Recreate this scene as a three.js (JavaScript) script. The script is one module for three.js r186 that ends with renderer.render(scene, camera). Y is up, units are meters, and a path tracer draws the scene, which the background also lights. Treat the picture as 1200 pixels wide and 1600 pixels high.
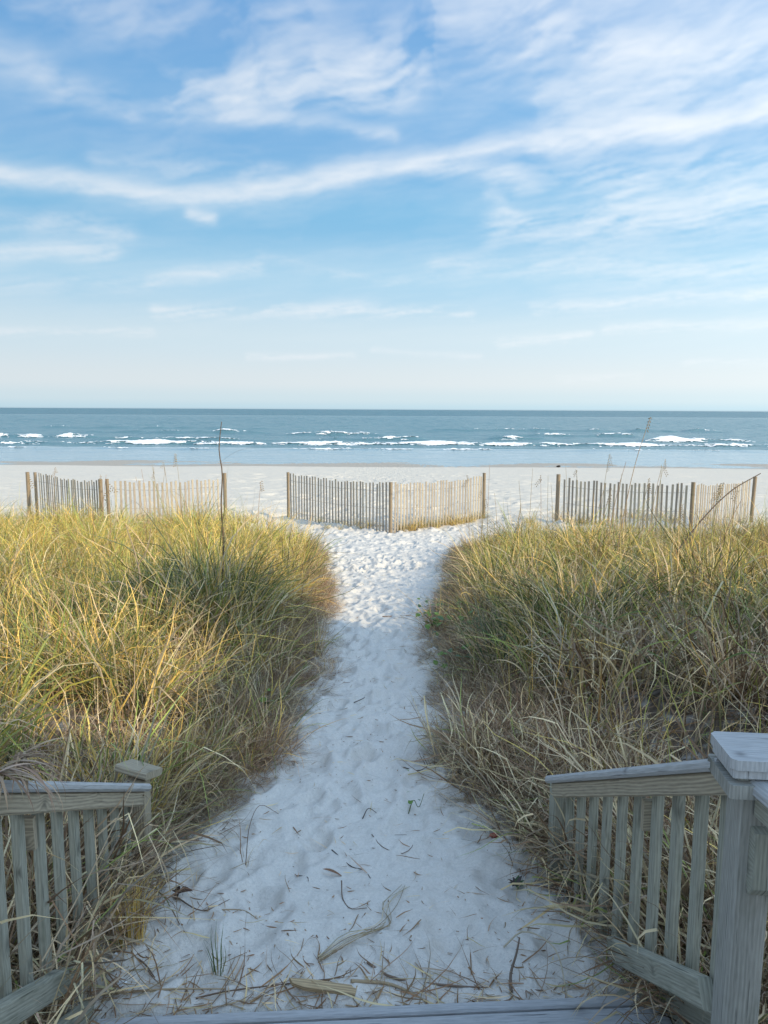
import * as THREE from 'three';
import { mergeGeometries } from 'three/addons/utils/BufferGeometryUtils.js';

/* ------------------------------------------------------------------ camera, sky, sun, exposure */
const R = THREE.MathUtils.degToRad;
const scene = new THREE.Scene();
const camera = new THREE.PerspectiveCamera(69.0, 768 / 1024, 0.05, 90000);
camera.position.set(0, 2.0, 0);
camera.rotation.set(-R(7.83), 0, R(0.29), 'XYZ');

const renderer = new THREE.WebGLRenderer({ antialias: true });
renderer.toneMapping = THREE.LinearToneMapping;
renderer.toneMappingExposure = 1.35;
renderer.shadowMap.enabled = true;

// low afternoon sun, from the right and behind the viewer
const SUN_AZ = R(55), SUN_EL = R(24);
const toSun = new THREE.Vector3(Math.sin(SUN_AZ) * Math.cos(SUN_EL), Math.sin(SUN_EL), Math.cos(SUN_AZ) * Math.cos(SUN_EL));
const sun = new THREE.DirectionalLight(new THREE.Color().setRGB(1.0, 0.82, 0.53), 3.1);
sun.position.copy(toSun).multiplyScalar(60).add(new THREE.Vector3(0, 0, -10));
sun.target.position.set(0, 0, -10);
sun.castShadow = true;
sun.shadow.mapSize.set(4096, 4096);
Object.assign(sun.shadow.camera, { left: -30, right: 30, top: 30, bottom: -30, near: 1, far: 160 });
sun.shadow.radius = 1.2;
scene.add(sun, sun.target);

/* ------------------------------------------------------------------ noise and random numbers */
function rng(seed) { let s = seed >>> 0; return () => { s = (s + 0x6d2b79f5) >>> 0; let t = s; t = Math.imul(t ^ (t >>> 15), t | 1); t ^= t + Math.imul(t ^ (t >>> 7), t | 61); return ((t ^ (t >>> 14)) >>> 0) / 4294967296; }; }
const PERM = new Uint8Array(512); { const r = rng(7), p = [...Array(256).keys()]; for (let i = 255; i > 0; i--) { const j = (r() * (i + 1)) | 0; [p[i], p[j]] = [p[j], p[i]]; } for (let i = 0; i < 512; i++) PERM[i] = p[i & 255]; }
const GX = new Float32Array(256), GY = new Float32Array(256); { const r = rng(11); for (let i = 0; i < 256; i++) { const a = r() * 6.28318; GX[i] = Math.cos(a); GY[i] = Math.sin(a); } }
// gradient noise about -1..1, periodic when px, py are given
function noise(x, y, px = 256, py = 256) {
  const fx = Math.floor(x), fy = Math.floor(y), dx = x - fx, dy = y - fy;
  let i0 = ((fx % px) + px) % px, j0 = ((fy % py) + py) % py, i1 = (i0 + 1) % px, j1 = (j0 + 1) % py;
  i0 &= 255; i1 &= 255; j0 &= 255; j1 &= 255;
  const u = dx * dx * dx * (dx * (dx * 6 - 15) + 10), v = dy * dy * dy * (dy * (dy * 6 - 15) + 10);
  const a = PERM[PERM[i0] + j0], b = PERM[PERM[i1] + j0], c = PERM[PERM[i0] + j1], d = PERM[PERM[i1] + j1];
  const n0 = GX[a] * dx + GY[a] * dy, n1 = GX[b] * (dx - 1) + GY[b] * dy, n2 = GX[c] * dx + GY[c] * (dy - 1), n3 = GX[d] * (dx - 1) + GY[d] * (dy - 1);
  return 1.5 * (n0 + u * (n1 - n0) + v * (n2 + u * (n3 - n2) - n0 - u * (n1 - n0)));
}
function fbm(x, y, o = 4, g = 0.5) { let s = 0, a = 1, t = 0; for (let i = 0; i < o; i++) { s += a * noise(x + i * 17.3, y + i * 9.1); t += a; a *= g; x *= 2.03; y *= 2.03; } return s / t * 1.3; }
function pfbm(x, y, p, q, o = 4, g = 0.5) { let s = 0, a = 1, t = 0; for (let i = 0; i < o; i++) { s += a * noise(x, y, p, q); t += a; a *= g; x *= 2; y *= 2; p *= 2; q *= 2; } return s / t * 1.3; }
const { clamp, smoothstep, lerp } = THREE.MathUtils;
const sst = (x, a, b) => { const t = clamp((x - a) / (b - a), 0, 1); return t * t * (3 - 2 * t); };
function table(xs, ys) { return (x) => { if (x <= xs[0]) return ys[0]; for (let i = 1; i < xs.length; i++) if (x < xs[i]) { let t = (x - xs[i - 1]) / (xs[i] - xs[i - 1]); t = t * t * (3 - 2 * t); return ys[i - 1] + t * (ys[i] - ys[i - 1]); } return ys[ys.length - 1]; }; }

/* ------------------------------------------------------------------ sky: clear air and thin cirrus, by direction */
function makeSky() {
  const W = 3072, H = 1536, data = new Float32Array(W * H * 4);
  // streaks of cirrus: [half width in degrees, density, [azimuth, elevation]...], azimuth to the right of the sea view
  const ST = [
    [0.56, 1.25, [[-40, 15.9], [-26.2, 15], [-20.3, 14.75], [-13.9, 14.8], [-8, 15.5], [-2, 16.7], [4.5, 17.6], [11.3, 18.4], [17.8, 18.8], [25.7, 18.7], [38, 19.5]], 0.45],
    [1.0, 0.42, [[-10, 15.6], [-2, 17], [6, 18], [14, 18.9], [26, 19], [40, 19.8]], 0.7], [0.8, 0.35, [[-20, 16.2], [-13, 16.4], [-8, 16.8]], 1],
    [0.55, 0.6, [[2, 17.1], [7.3, 16.7], [10.8, 15.6]], 0.7], [0.55, 0.45, [[9, 16.5], [15.8, 16.2], [26, 16], [34, 16]], 1],
    [1.5, 0.62, [[-15, 20.8], [-9.3, 21.8], [-3.8, 22.7], [1.5, 23.4]], 1], [1.9, 0.55, [[-6, 22.6], [1.7, 24.2], [10.6, 25.8]], 1], [0.9, 0.62, [[-13, 20.9], [-7, 21.3], [0.8, 21.7]], 0.9],
    [1.0, 0.6, [[-36, 23], [-25.8, 21.5], [-22.4, 20.7], [-18.2, 20]], 0.8], [0.4, 0.55, [[-11.6, 20], [-6.1, 19.8], [0.3, 19.1]], 0.5],
    [4.2, 0.6, [[9, 27], [17.5, 25], [25.4, 23.5], [40, 22]], 0.45], [0.9, 0.7, [[9, 25.2], [16, 23.6], [22, 22.6], [36, 22]], 0.8], [1.5, 0.45, [[11, 21.1], [17.7, 21.3], [25.6, 20.9], [36, 21]], 1],
    [0.55, 0.8, [[-34, 11.5], [-26.4, 11.9], [-22.5, 12.2], [-18.4, 12]], 0.8], [0.55, 0.75, [[-33, 10], [-26.5, 10.2], [-23.4, 10.6], [-19.5, 10.7]], 0.9],
    [0.36, 0.8, [[-14.3, 13.65], [-12.7, 13.4]], 0.6],
    [1.0, 0.75, [[8.4, 13.2], [11.5, 12.8], [18.1, 12.9], [26.1, 13.5], [36, 13.6]], 0.9], [1.2, 0.35, [[16, 14.6], [26, 14.8], [36, 15]], 1], [0.5, 0.38, [[8.2, 15.3], [9.4, 14.2], [11.2, 13]], 0.9], [0.45, 0.36, [[14.6, 13.3], [16.6, 14.2], [18.2, 15]], 0.9],
    [0.7, 0.5, [[4, 10.7], [13.9, 10.2], [26.4, 9.4], [36, 9]], 0.9], [0.4, 1.05, [[-16.8, 6.9], [-8.2, 7.15], [-2, 7.5], [6.5, 7.1]], 1.1], [0.36, 0.9, [[11, 7.4], [20.5, 7.85], [34, 7.8]], 0.8],
    [0.3, 0.7, [[16, 5.9], [26.6, 5.8], [36, 5.9]], 0.8], [0.26, 0.75, [[-34, 5], [-26.8, 5.1], [-17.2, 5.4]], 1.1], [0.3, 0.75, [[8.5, 4.9], [14.8, 5.4]], 1.1], [0.24, 0.6, [[-10.2, 3.8], [-2.4, 4]], 1.1],
    [0.26, 0.4, [[21.5, 3.4], [33, 3.5]], 1.1], [0.26, 0.32, [[13, 2.3], [18.6, 2.4]], 1.1], [0.2, 0.4, [[-1, 4.4], [7, 4]], 0.7], [0.45, 0.65, [[-17, 8.9], [-13.6, 9.7], [-9.6, 10.1]], 0.9], [0.5, 0.35, [[-34, 8.2], [-26.6, 8.3], [-18, 8.8]], 0.9],
    [3.8, 0.34, [[15, 17], [28, 16.5], [40, 16]], 0.7], [3, 0.22, [[16, 10.5], [28, 10.5], [40, 11]], 0.7], [1.3, 0.42, [[-24, 25], [-13.6, 24.8], [-5.6, 26.4]], 1], [0.35, 0.3, [[-9, 10.8], [0, 9.4], [6, 9.8]], 1],
  ];
  const el0 = [0, 0.8, 2, 5, 9, 13.5, 19, 27, 45, 90];
  const ca = [0.33, 0.40, 0.455, 0.40, 0.26, 0.137, 0.092, 0.07, 0.062, 0.055], cb = [0.46, 0.495, 0.515, 0.50, 0.425, 0.325, 0.26, 0.215, 0.20, 0.175], cc = [0.535, 0.545, 0.55, 0.565, 0.555, 0.505, 0.475, 0.44, 0.42, 0.38];
  const lr = table(el0, ca), lg = table(el0, cb), lb = table(el0, cc);
  const segd = (x, y, a, b) => { const dx = b[0] - a[0], dy = b[1] - a[1], t = clamp(((x - a[0]) * dx + (y - a[1]) * dy) / (dx * dx + dy * dy), 0, 1); const ex = x - a[0] - t * dx, ey = y - a[1] - t * dy; return ex * ex + ey * ey; };
  for (let row = H / 2 - 2; row < H; row++) {
    const up = ((row + 0.5) / H - 0.5) * 180, upr = R(up), y = Math.sin(upr), ch = Math.cos(upr), r0 = lr(up), g0 = lg(up), b0 = lb(up);
    for (let col = 0; col < W; col++) {
      const rd = ((col + 0.5) / W - 0.5) * 2 * Math.PI, x = Math.cos(rd) * ch, z = Math.sin(rd) * ch;
      let az = Math.atan2(x, -z) * 57.29578;
      // clouds lie on a high flat sheet, so that they crowd towards the horizon
      const k = 1 / (Math.max(y, 0) + 0.06), px = x * k, pz = z * k;
      const wx = fbm(px * 1.6 + 3, pz * 1.6 + 8, 3), wz = fbm(px * 1.6 + 31, pz * 1.6 + 18, 3);
      // fibres: stretched along the drift of the high wind, roughly across the view
      const fa = px * 0.98 + pz * 0.2, fb = -px * 0.2 + pz * 0.98;
      const fib = fbm(fa * 1.7 + wx * 0.7, fb * 5.5 + wz * 1.1, 4, 0.5), fine = fbm(fa * 6 + wx * 1.6, fb * 22 + wz * 2, 3, 0.6);
      const big = fbm(px * 0.7 + 5 + wx * 0.4, pz * 1.1 + 2, 3);
      let cl = sst(big * 0.7 + fib * 0.5, -0.55, 0.85) * 0.95 * sst(up, 1.5, 14);
      const inside = Math.abs(az) < 46 && up < 31;
      if (inside) {
        const hush = sst(Math.abs(az), 46, 30) * sst(up, 31, 27.5);
        cl *= 1 - 0.93 * hush;
        const sc = 0.3 + up * 0.04, u0 = az, v0 = (up - az * 0.05) / sc;
        const q1 = fbm(u0 * 0.16 + 3, v0 * 0.45 + 8, 3), q2 = fbm(u0 * 0.16 + 41, v0 * 0.45 + 18, 3);
        const fil = fbm(u0 * 0.085 + q1 * 0.3, v0 * 1.1 + q2 * 0.35, 5, 0.52), hair = fbm(u0 * 0.26 + q1 * 0.4, v0 * 5.2 + q2 * 0.6, 4, 0.6);
        const ax = az + q1 * 1.3 * sc + hair * 0.3 * sc, ay = up + q2 * 0.45 * sc + hair * 0.2 * sc;
        let sum = 0;
        for (const S of ST) {
          const w = S[0]; let d = 1e9; const P = S[2], v = S[3] ?? 0.5;
          if (ax < P[0][0] - 5 || ax > P[P.length - 1][0] + 5) continue;
          for (let i = 1; i < P.length; i++) d = Math.min(d, segd(ax, ay, P[i - 1], P[i]));
          const e = d / (w * w); if (e > 7) continue;
          sum = sum + (1 - sum * 0.6) * S[1] * Math.exp(-e * 0.85) * clamp(0.92 - v * 0.5 + v * (0.75 * fil + 0.65 * hair), 0.03, 1.2);
        }
        cl = cl + (sum * 0.78 + 0.03 + 0.10 * clamp(0.2 + fil + 0.3 * hair, 0, 1.4) * sst(up, 2, 10)) * hush;
      }
      cl *= 1 + 0.25 * fine;
      cl = 1 - Math.exp(-1.35 * Math.max(cl, 0));
      // sunlit cirrus; the air glows round the sun
      const cs = x * toSun.x + y * toSun.y + z * toSun.z, glow = 1.6 * Math.exp(-(1 - cs) * 9) + 1.95 * Math.exp(-(1 - cs) * 1.6);
      const cr = 0.83 + 0.10 * clamp(1 - up / 30, 0, 1), o = (row * W + col) * 4;
      data[o] = lerp(r0, 0.56, cl) * (1 + glow * 1.1); data[o + 1] = lerp(g0, 0.59, cl) * (1 + glow); data[o + 2] = lerp(b0, 0.625, cl) * (1 + glow * 0.86); data[o + 3] = 1;
    }
  }
  for (let row = 0; row < H / 2 - 2; row++) for (let col = 0; col < W; col++) { const o = (row * W + col) * 4; data[o] = 0.30; data[o + 1] = 0.38; data[o + 2] = 0.42; data[o + 3] = 1; }
  const t = new THREE.DataTexture(data, W, H, THREE.RGBAFormat, THREE.FloatType);
  t.mapping = THREE.EquirectangularReflectionMapping; t.magFilter = t.minFilter = THREE.LinearFilter; t.colorSpace = THREE.LinearSRGBColorSpace; t.needsUpdate = true;
  return t;
}
scene.background = scene.environment = makeSky();

/* ------------------------------------------------------------------ textures and materials */
const lin2s = (c) => Math.round(255 * clamp(c <= 0.0031308 ? c * 12.92 : 1.055 * Math.pow(c, 1 / 2.4) - 0.055, 0, 1));
function texture(w, h, fn, srgb, rx, ry) {
  const d = new Uint8Array(w * h * 4), c = [0, 0, 0];
  for (let j = 0; j < h; j++) for (let i = 0; i < w; i++) { fn(i / w, j / h, c); const o = (j * w + i) * 4; for (let k = 0; k < 3; k++) d[o + k] = srgb ? lin2s(c[k]) : clamp(Math.round(c[k] * 255), 0, 255); d[o + 3] = 255; }
  const t = new THREE.DataTexture(d, w, h); t.wrapS = t.wrapT = THREE.RepeatWrapping; t.magFilter = t.minFilter = THREE.LinearFilter; if (srgb) t.colorSpace = THREE.SRGBColorSpace; t.repeat.set(rx, ry); t.needsUpdate = true; return t;
}
const rgb = (r, g, b) => new THREE.Color().setRGB(r, g, b);
const std = (o) => new THREE.MeshStandardMaterial(o);

// dry quartz sand: speckle of darker grains and shell bits
const sandMap = (() => { const r = rng(5); return texture(1024, 1024, (u, v, c) => {
  const n = pfbm(u * 9, v * 9, 9, 9, 5, 0.6), g = r(), f = pfbm(u * 120, v * 120, 120, 120, 2); let m = 0.93 + 0.05 * n + 0.07 * f + (g - 0.5) * 0.14; if (g > 0.988) m *= 0.5; if (g < 0.004) m *= 1.1;
  const dirt = sst(pfbm(u * 22 + 3, v * 22, 22, 22, 4, 0.65), 0.42, 0.75) * 0.16; m *= 1 - dirt; c[0] = 0.68 * m; c[1] = 0.655 * m; c[2] = 0.62 * m; }, true, 0.6, 0.6); })();
const sandBump = (() => { const r = rng(6); return texture(1024, 1024, (u, v, c) => { const n = 0.5 + 0.32 * pfbm(u * 14, v * 14, 14, 14, 5, 0.62) + (r() - 0.5) * 0.10; c[0] = c[1] = c[2] = n; }, false, 0.6, 0.6); })();
const sandMat = std({ map: sandMap, bumpMap: sandBump, bumpScale: 0.016, roughness: 0.97, vertexColors: true });

function woodTex(seed, base, streak, algae) {
  const r = rng(seed), knots = [...Array(5)].map(() => [r(), r(), 0.006 + r() * 0.012]), o = r() * 50;
  return texture(1024, 256, (u, v, c) => {
    let w = 0.5 * pfbm(u * 4 + o, v * 3, 4, 3, 3);
    let knot = 0;
    for (const [ku, kv, ks] of knots) { let du = Math.abs(u - ku); du = Math.min(du, 1 - du); let dv = Math.abs(v - kv); dv = Math.min(dv, 1 - dv); const d = Math.sqrt(du * du * 9 + dv * dv * 0.6) / (ks * 6); if (d < 3) { w += 1.1 * Math.exp(-d * d); knot = Math.max(knot, Math.exp(-d * d * 3)); } }
    const g = Math.sin((v * 34 + w * 1.3 + 0.5 * pfbm(u * 2 + 7, v * 9, 2, 9, 3)) * 6.28318) * 0.5 + 0.5, f = pfbm(u * 14, v * 90, 14, 90, 3, 0.6), crack = sst(pfbm(u * 5 + 9, v * 60, 5, 60, 3, 0.6), 0.46, 0.66), sp = pfbm(u * 40, v * 40, 40, 40, 2);
    let m = 0.82 + streak * (g - 0.5) + 0.22 * f + 0.06 * sp; m *= 1 - 0.62 * crack; m *= 1 - 0.45 * knot;
    const al = algae * sst(pfbm(u * 7 + 3, v * 5 + 1, 7, 5, 4, 0.6) + algae - 0.62, -0.25, 0.35) * (0.85 + 0.3 * sp);
    for (let k = 0; k < 3; k++) c[k] = lerp(base[k] * m, [0.048, 0.056, 0.028][k] * (0.8 + 0.5 * m), clamp(al, 0, 1));
  }, true, 0.72, 2.9);
}
const woodBump = texture(1024, 256, (u, v, c) => { const f = pfbm(u * 12, v * 80, 12, 80, 3, 0.6), k = sst(pfbm(u * 5 + 9, v * 60, 5, 60, 3, 0.6), 0.46, 0.66); c[0] = c[1] = c[2] = 0.55 + 0.25 * f - 0.4 * k; }, false, 0.72, 2.9);
const wood = (seed, base, streak, algae) => std({ map: woodTex(seed, base, streak, algae), bumpMap: woodBump, bumpScale: 0.0025, roughness: 0.86 });
const M = {
  greyWood: wood(21, [0.37, 0.355, 0.315], 0.18, 0.3), capWood: wood(22, [0.49, 0.485, 0.48], 0.08, 0.0), mossWood: wood(23, [0.37, 0.36, 0.29], 0.2, 0.36), tanWood: wood(24, [0.42, 0.35, 0.25], 0.36, 0.10),
  slatPale: wood(26, [0.52, 0.44, 0.33], 0.22, 0.0), slatDark: wood(27, [0.38, 0.32, 0.25], 0.22, 0.0), slatMid: wood(31, [0.43, 0.36, 0.28], 0.24, 0.0), post: wood(28, [0.33, 0.25, 0.165], 0.3, 0.08),
  treadWood: wood(29, [0.47, 0.47, 0.475], 0.05, 0.03), splinter: wood(30, [0.52, 0.38, 0.22], 0.4, 0.0),
  wire: std({ color: rgb(0.16, 0.13, 0.11), roughness: 0.6, metalness: 0.7 }), bolt: std({ color: rgb(0.09, 0.07, 0.06), roughness: 0.6, metalness: 0.6 }),
  blade: new THREE.MeshPhysicalMaterial({ vertexColors: true, roughness: 0.8, transmission: 0.3, thickness: 0, specularIntensity: 0.35 }),
  dead: std({ vertexColors: true, roughness: 0.9 }),
  red: std({ color: rgb(0.36, 0.08, 0.06), roughness: 0.55 }), white: std({ color: rgb(0.82, 0.83, 0.84), roughness: 0.6 }), deadLeaf: std({ color: rgb(0.085, 0.045, 0.03), roughness: 0.9 }),
  purpleLeaf: std({ color: rgb(0.075, 0.06, 0.055), roughness: 0.7 }), leaf: new THREE.MeshPhysicalMaterial({ color: rgb(0.13, 0.24, 0.035), roughness: 0.65, transmission: 0.25, thickness: 0 }), leafDark: new THREE.MeshPhysicalMaterial({ color: rgb(0.06, 0.13, 0.04), roughness: 0.6, transmission: 0.2, thickness: 0 }),
};

/* ------------------------------------------------------------------ helpers for naming and shapes */
const taken = new Map();
function numbered(n) { const k = taken.get(n) || 0; taken.set(n, k + 1); return k ? `${n}_${String(k).padStart(3, '0')}` : n; }
function shade(o) { o.castShadow = o.receiveShadow = true; return o; }
function tag(o, label, category, group, kind) { Object.assign(o.userData, { label, category }); if (group) o.userData.group = group; if (kind) o.userData.kind = kind; return o; }
function thing(name, label, category, pos = [0, 0, 0], group) { const g = new THREE.Group(); g.name = numbered(name); g.position.set(...pos); scene.add(g); return tag(g, label, category, group); }
function mesh(name, geo, mat, parent) { const m = shade(new THREE.Mesh(geo, mat)); m.name = parent ? name : numbered(name); (parent || scene).add(m); return m; }
const V = (x, y, z) => new THREE.Vector3(x, y, z);
function struct(o) { o.userData.kind = 'structure'; return o; }

// bar of length L along x, chamfered; uv in metres along and round; faces +y, +z, -y, -z get material slots f[0..3]
function barGeo(L, h, w, ch = 0.003, off = 0, f = null, taperEnd = 0) {
  const a = h / 2, b = w / 2, c = Math.min(ch, a * 0.6, b * 0.6);
  const P = [[a, -b + c], [a, b - c], [a - c, b], [-a + c, b], [-a, b - c], [-a, -b + c], [-a + c, -b], [a - c, -b]];  // (y, z)
  const pos = [], uv = [], nor = [], grp = []; let per = off * 0.37;
  for (let i = 0; i < 8; i++) {
    const p = P[i], q = P[(i + 1) % 8], ly = q[0] - p[0], lz = q[1] - p[1], len = Math.hypot(ly, lz), ny = lz / len, nz = -ly / len;
    const A = [0, p[0], p[1]], B = [L, p[0], p[1]], C = [L, q[0], q[1]], D = [0, q[0], q[1]];
    for (const [v, uu, vv] of [[A, 0, 0], [D, 0, len], [C, L, len], [A, 0, 0], [C, L, len], [B, L, 0]]) { pos.push(...v); uv.push(uu + off, vv + per); nor.push(0, ny, nz); }
    grp.push(i % 2 === 0 && f ? f[i / 2] : 0); per += len;
  }
  for (const e of [0, 1]) for (let i = 1; i < 7; i++) {
    const t = e ? [0, i + 1, i] : [0, i, i + 1];
    for (const k of t) { pos.push(e ? 0 : L, P[k][0], P[k][1]); uv.push(off + P[k][0], P[k][1] + off); nor.push(e ? -1 : 1, 0, 0); }
  }
  const g = new THREE.BufferGeometry();
  g.setAttribute('position', new THREE.Float32BufferAttribute(pos, 3)); g.setAttribute('normal', new THREE.Float32BufferAttribute(nor, 3)); g.setAttribute('uv', new THREE.Float32BufferAttribute(uv, 2));
  if (f) { for (let i = 0; i < 8; i++) g.addGroup(i * 6, 6, grp[i]); g.addGroup(48, 36, 0); }
  return g;
}
let barSeed = 0;
// a bar from p to q; zref is the direction its +z face looks (made square to the bar)
function bar(name, parent, p, q, h, w, mat, zref, opt = {}) {
  const x = q.clone().sub(p), L = x.length(); x.normalize();
  const z = (zref || V(0, 0, 1)).clone().addScaledVector(x, -x.dot(zref || V(0, 0, 1))).normalize(), y = z.clone().cross(x);
  const m = mesh(name, barGeo(L, h, w, opt.ch ?? 0.004, (barSeed = (barSeed + 0.317) % 3), opt.faces), mat, parent);
  m.quaternion.setFromRotationMatrix(new THREE.Matrix4().makeBasis(x, y, z));
  m.position.copy(p); if (parent) m.position.sub(parent.position);
  return m;
}
function tube(pts, r0, r1, seg = 10, rad = 5, closedTip = true) {
  const c = new THREE.CatmullRomCurve3(pts), g = new THREE.TubeGeometry(c, seg, 1, rad, false), p = g.attributes.position, n = g.attributes.normal;
  for (let i = 0; i <= seg; i++) { const s = i / seg, r = lerp(r0, r1, s), o = c.getPointAt(s); for (let j = 0; j <= rad; j++) { const k = i * (rad + 1) + j; p.setXYZ(k, o.x + n.getX(k) * r, o.y + n.getY(k) * r, o.z + n.getZ(k) * r); } }
  return g;
}
function paint(g, c) { const n = g.attributes.position.count, a = new Float32Array(n * 3); for (let i = 0; i < n; i++) { a[i * 3] = c[0]; a[i * 3 + 1] = c[1]; a[i * 3 + 2] = c[2]; } g.setAttribute('color', new THREE.BufferAttribute(a, 3)); return g; }

/* ------------------------------------------------------------------ ground: path, dunes and beach in one sheet */
const edgeL = table([2.2, 3.17, 3.47, 3.74, 4.25, 4.78, 5.94, 8.45, 11.9, 15.4, 18], [-1.12, -1.1, -1.0, -0.92, -0.74, -0.76, -0.7, -0.72, -1.06, -1.6, -3.2]);
const edgeR = table([2.2, 2.85, 3.3, 3.76, 4.26, 4.9, 5.96, 7.5, 10.7, 14, 16.5], [0.98, 0.95, 0.86, 0.70, 0.56, 0.66, 0.64, 0.66, 1.05, 1.32, 2.6]);
// how far (m) a point lies inside the grown dunes; negative on bare sand
function grown(x, z) {
  const D = -z, w = 0.15 * noise(x * 0.9 + 2, z * 1.1) + 0.14 * noise(x * 2.3, z * 2.3) + 0.09 * noise(x * 6.1 + 4, z * 6.1);
  const far = x < 0 ? 15.1 + 0.5 * noise(x * 0.7, 3) - sst(x, -2.6, -1.2) * 0.5 : 14.2 + 0.6 * noise(x * 0.6, 7) + sst(x, 5, 8) * 0.8;
  const side = x < 0.05 ? edgeL(D) - x : x - edgeR(D);
  return Math.min(side, far - D) + w;
}
const prints = []; {   // footprints, heavier on the far, dry end of the path
  const r = rng(41);
  const add = (x, z, d, s, hd) => prints.push([x, z, d, s, hd]);
  for (let i = 0; i < 430; i++) { const D = 2.3 + Math.pow(r(), 1.15) * 10.5, l = edgeL(D), q = edgeR(D); add(lerp(l, q, 0.5 + (r() - 0.5) * 0.86), -D, 0.009 + r() * 0.017, 0.05 + r() * 0.045, (r() - 0.5) * 1.2); }
  for (let i = 0; i < 900; i++) { const D = 11 + r() * 9, c = D < 16 ? 0.1 : 0.1 + (r() - 0.5) * 2, hw = 1.1 + (D - 11) * 0.45; add(c + (r() - 0.5) * 2 * hw, -D, 0.012 + r() * 0.02, 0.06 + r() * 0.045, (r() - 0.5) * 2.4); }
  for (let i = 0; i < 1500; i++) { const D = 17 + r() * 24; add((r() - 0.5) * D * 1.35, -D, 0.015 + r() * 0.03, 0.12 + r() * 0.14, r() * 3); }
}
const cells = new Map(); for (const p of prints) { const k = Math.floor(p[0] / 0.5) + ',' + Math.floor(p[1] / 0.5); (cells.get(k) || cells.set(k, []).get(k)).push(p); }
function printDepth(x, z) {
  let s = 0; const ci = Math.floor(x / 0.5), cj = Math.floor(z / 0.5);
  for (let i = ci - 1; i <= ci + 1; i++) for (let j = cj - 1; j <= cj + 1; j++) { const L = cells.get(i + ',' + j); if (!L) continue;
    for (const [px, pz, d, sz, hd] of L) { const dx = x - px, dz = z - pz, c = Math.cos(hd), n = Math.sin(hd), a = (dx * c + dz * n) / sz, b = (-dx * n + dz * c) / (sz * 1.75), q = a * a + b * b; if (q < 5) s += d * (-Math.exp(-q * q * 0.9) + 0.5 * Math.exp(-((Math.sqrt(q) - 1.3) ** 2) * 12)); } }
  return s;
}
const profile = table([-5, 1.6, 2.02, 2.14, 2.3, 3.1, 6, 16.5, 20, 48.5, 60, 90], [-0.05, 0.0, 0.03, 0.118, 0.122, 0.0, -0.16, -0.73, -0.78, -1.5, -1.8, -2.6]);
function ground(x, z, detail = true) {
  const D = -z; let y = profile(D);
  const g = D < 19 ? grown(x, z) : -1;
  const n = fbm(x * 0.55 + 4, z * 0.55, 3);
  const rise = sst(g, -0.1, 1.5) * (0.26 + 0.14 * n) * sst(D, 1.2, 2.6);
  y += rise;
  if (D > 14 && D < 26) y += 0.14 * sst(x, 1.6, 3.4) * sst(D, 14.5, 16.8) * sst(D, 24, 18) + 0.10 * sst(x, -2.2, -4.5) * sst(D, 15, 17) * sst(D, 24, 18);
  if (D > 20) y += 0.05 * fbm(x * 0.09, z * 0.16, 3);
  if (detail) {
    const bare = sst(g, 0.35, -0.1);
    y += bare * (0.016 * fbm(x * 2.6, z * 2.6 + 9, 3) + 0.009 * noise(x * 8, z * 8) + 0.0065 * noise(x * 17 + 5, z * 17) + 0.0045 * noise(x * 34 + 1, z * 34));
    if (D < 44) y += bare * printDepth(x, z) * sst(D, 45, 38);
    if (g > -0.4) y += sst(g, -0.4, 0.2) * 0.03 * noise(x * 5, z * 5);
  }
  return y;
}
function sheet(xs, zs, hf, cf, us = 1) {
  const nx = xs.length, nz = zs.length, pos = new Float32Array(nx * nz * 3), uv = new Float32Array(nx * nz * 2), col = cf ? new Float32Array(nx * nz * 3) : null, idx = new Uint32Array((nx - 1) * (nz - 1) * 6), c = [1, 1, 1];
  let k = 0;
  for (let j = 0; j < nz; j++) for (let i = 0; i < nx; i++) { const x = typeof xs[i] === 'number' ? xs[i] : 0, z = zs[j], o = j * nx + i; pos[o * 3] = x; pos[o * 3 + 1] = hf(x, z); pos[o * 3 + 2] = z; uv[o * 2] = x * us; uv[o * 2 + 1] = -z * us; if (col) { cf(x, z, c); col.set(c, o * 3); } if (i < nx - 1 && j < nz - 1) { const a = o, b = o + 1, d = o + nx, e = d + 1; idx[k++] = a; idx[k++] = d; idx[k++] = b; idx[k++] = b; idx[k++] = d; idx[k++] = e; } }
  const g = new THREE.BufferGeometry(); g.setAttribute('position', new THREE.BufferAttribute(pos, 3)); g.setAttribute('uv', new THREE.BufferAttribute(uv, 2)); if (col) g.setAttribute('color', new THREE.BufferAttribute(col, 3)); g.setIndex(new THREE.BufferAttribute(idx, 1)); g.computeVertexNormals(); return g;
}
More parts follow.
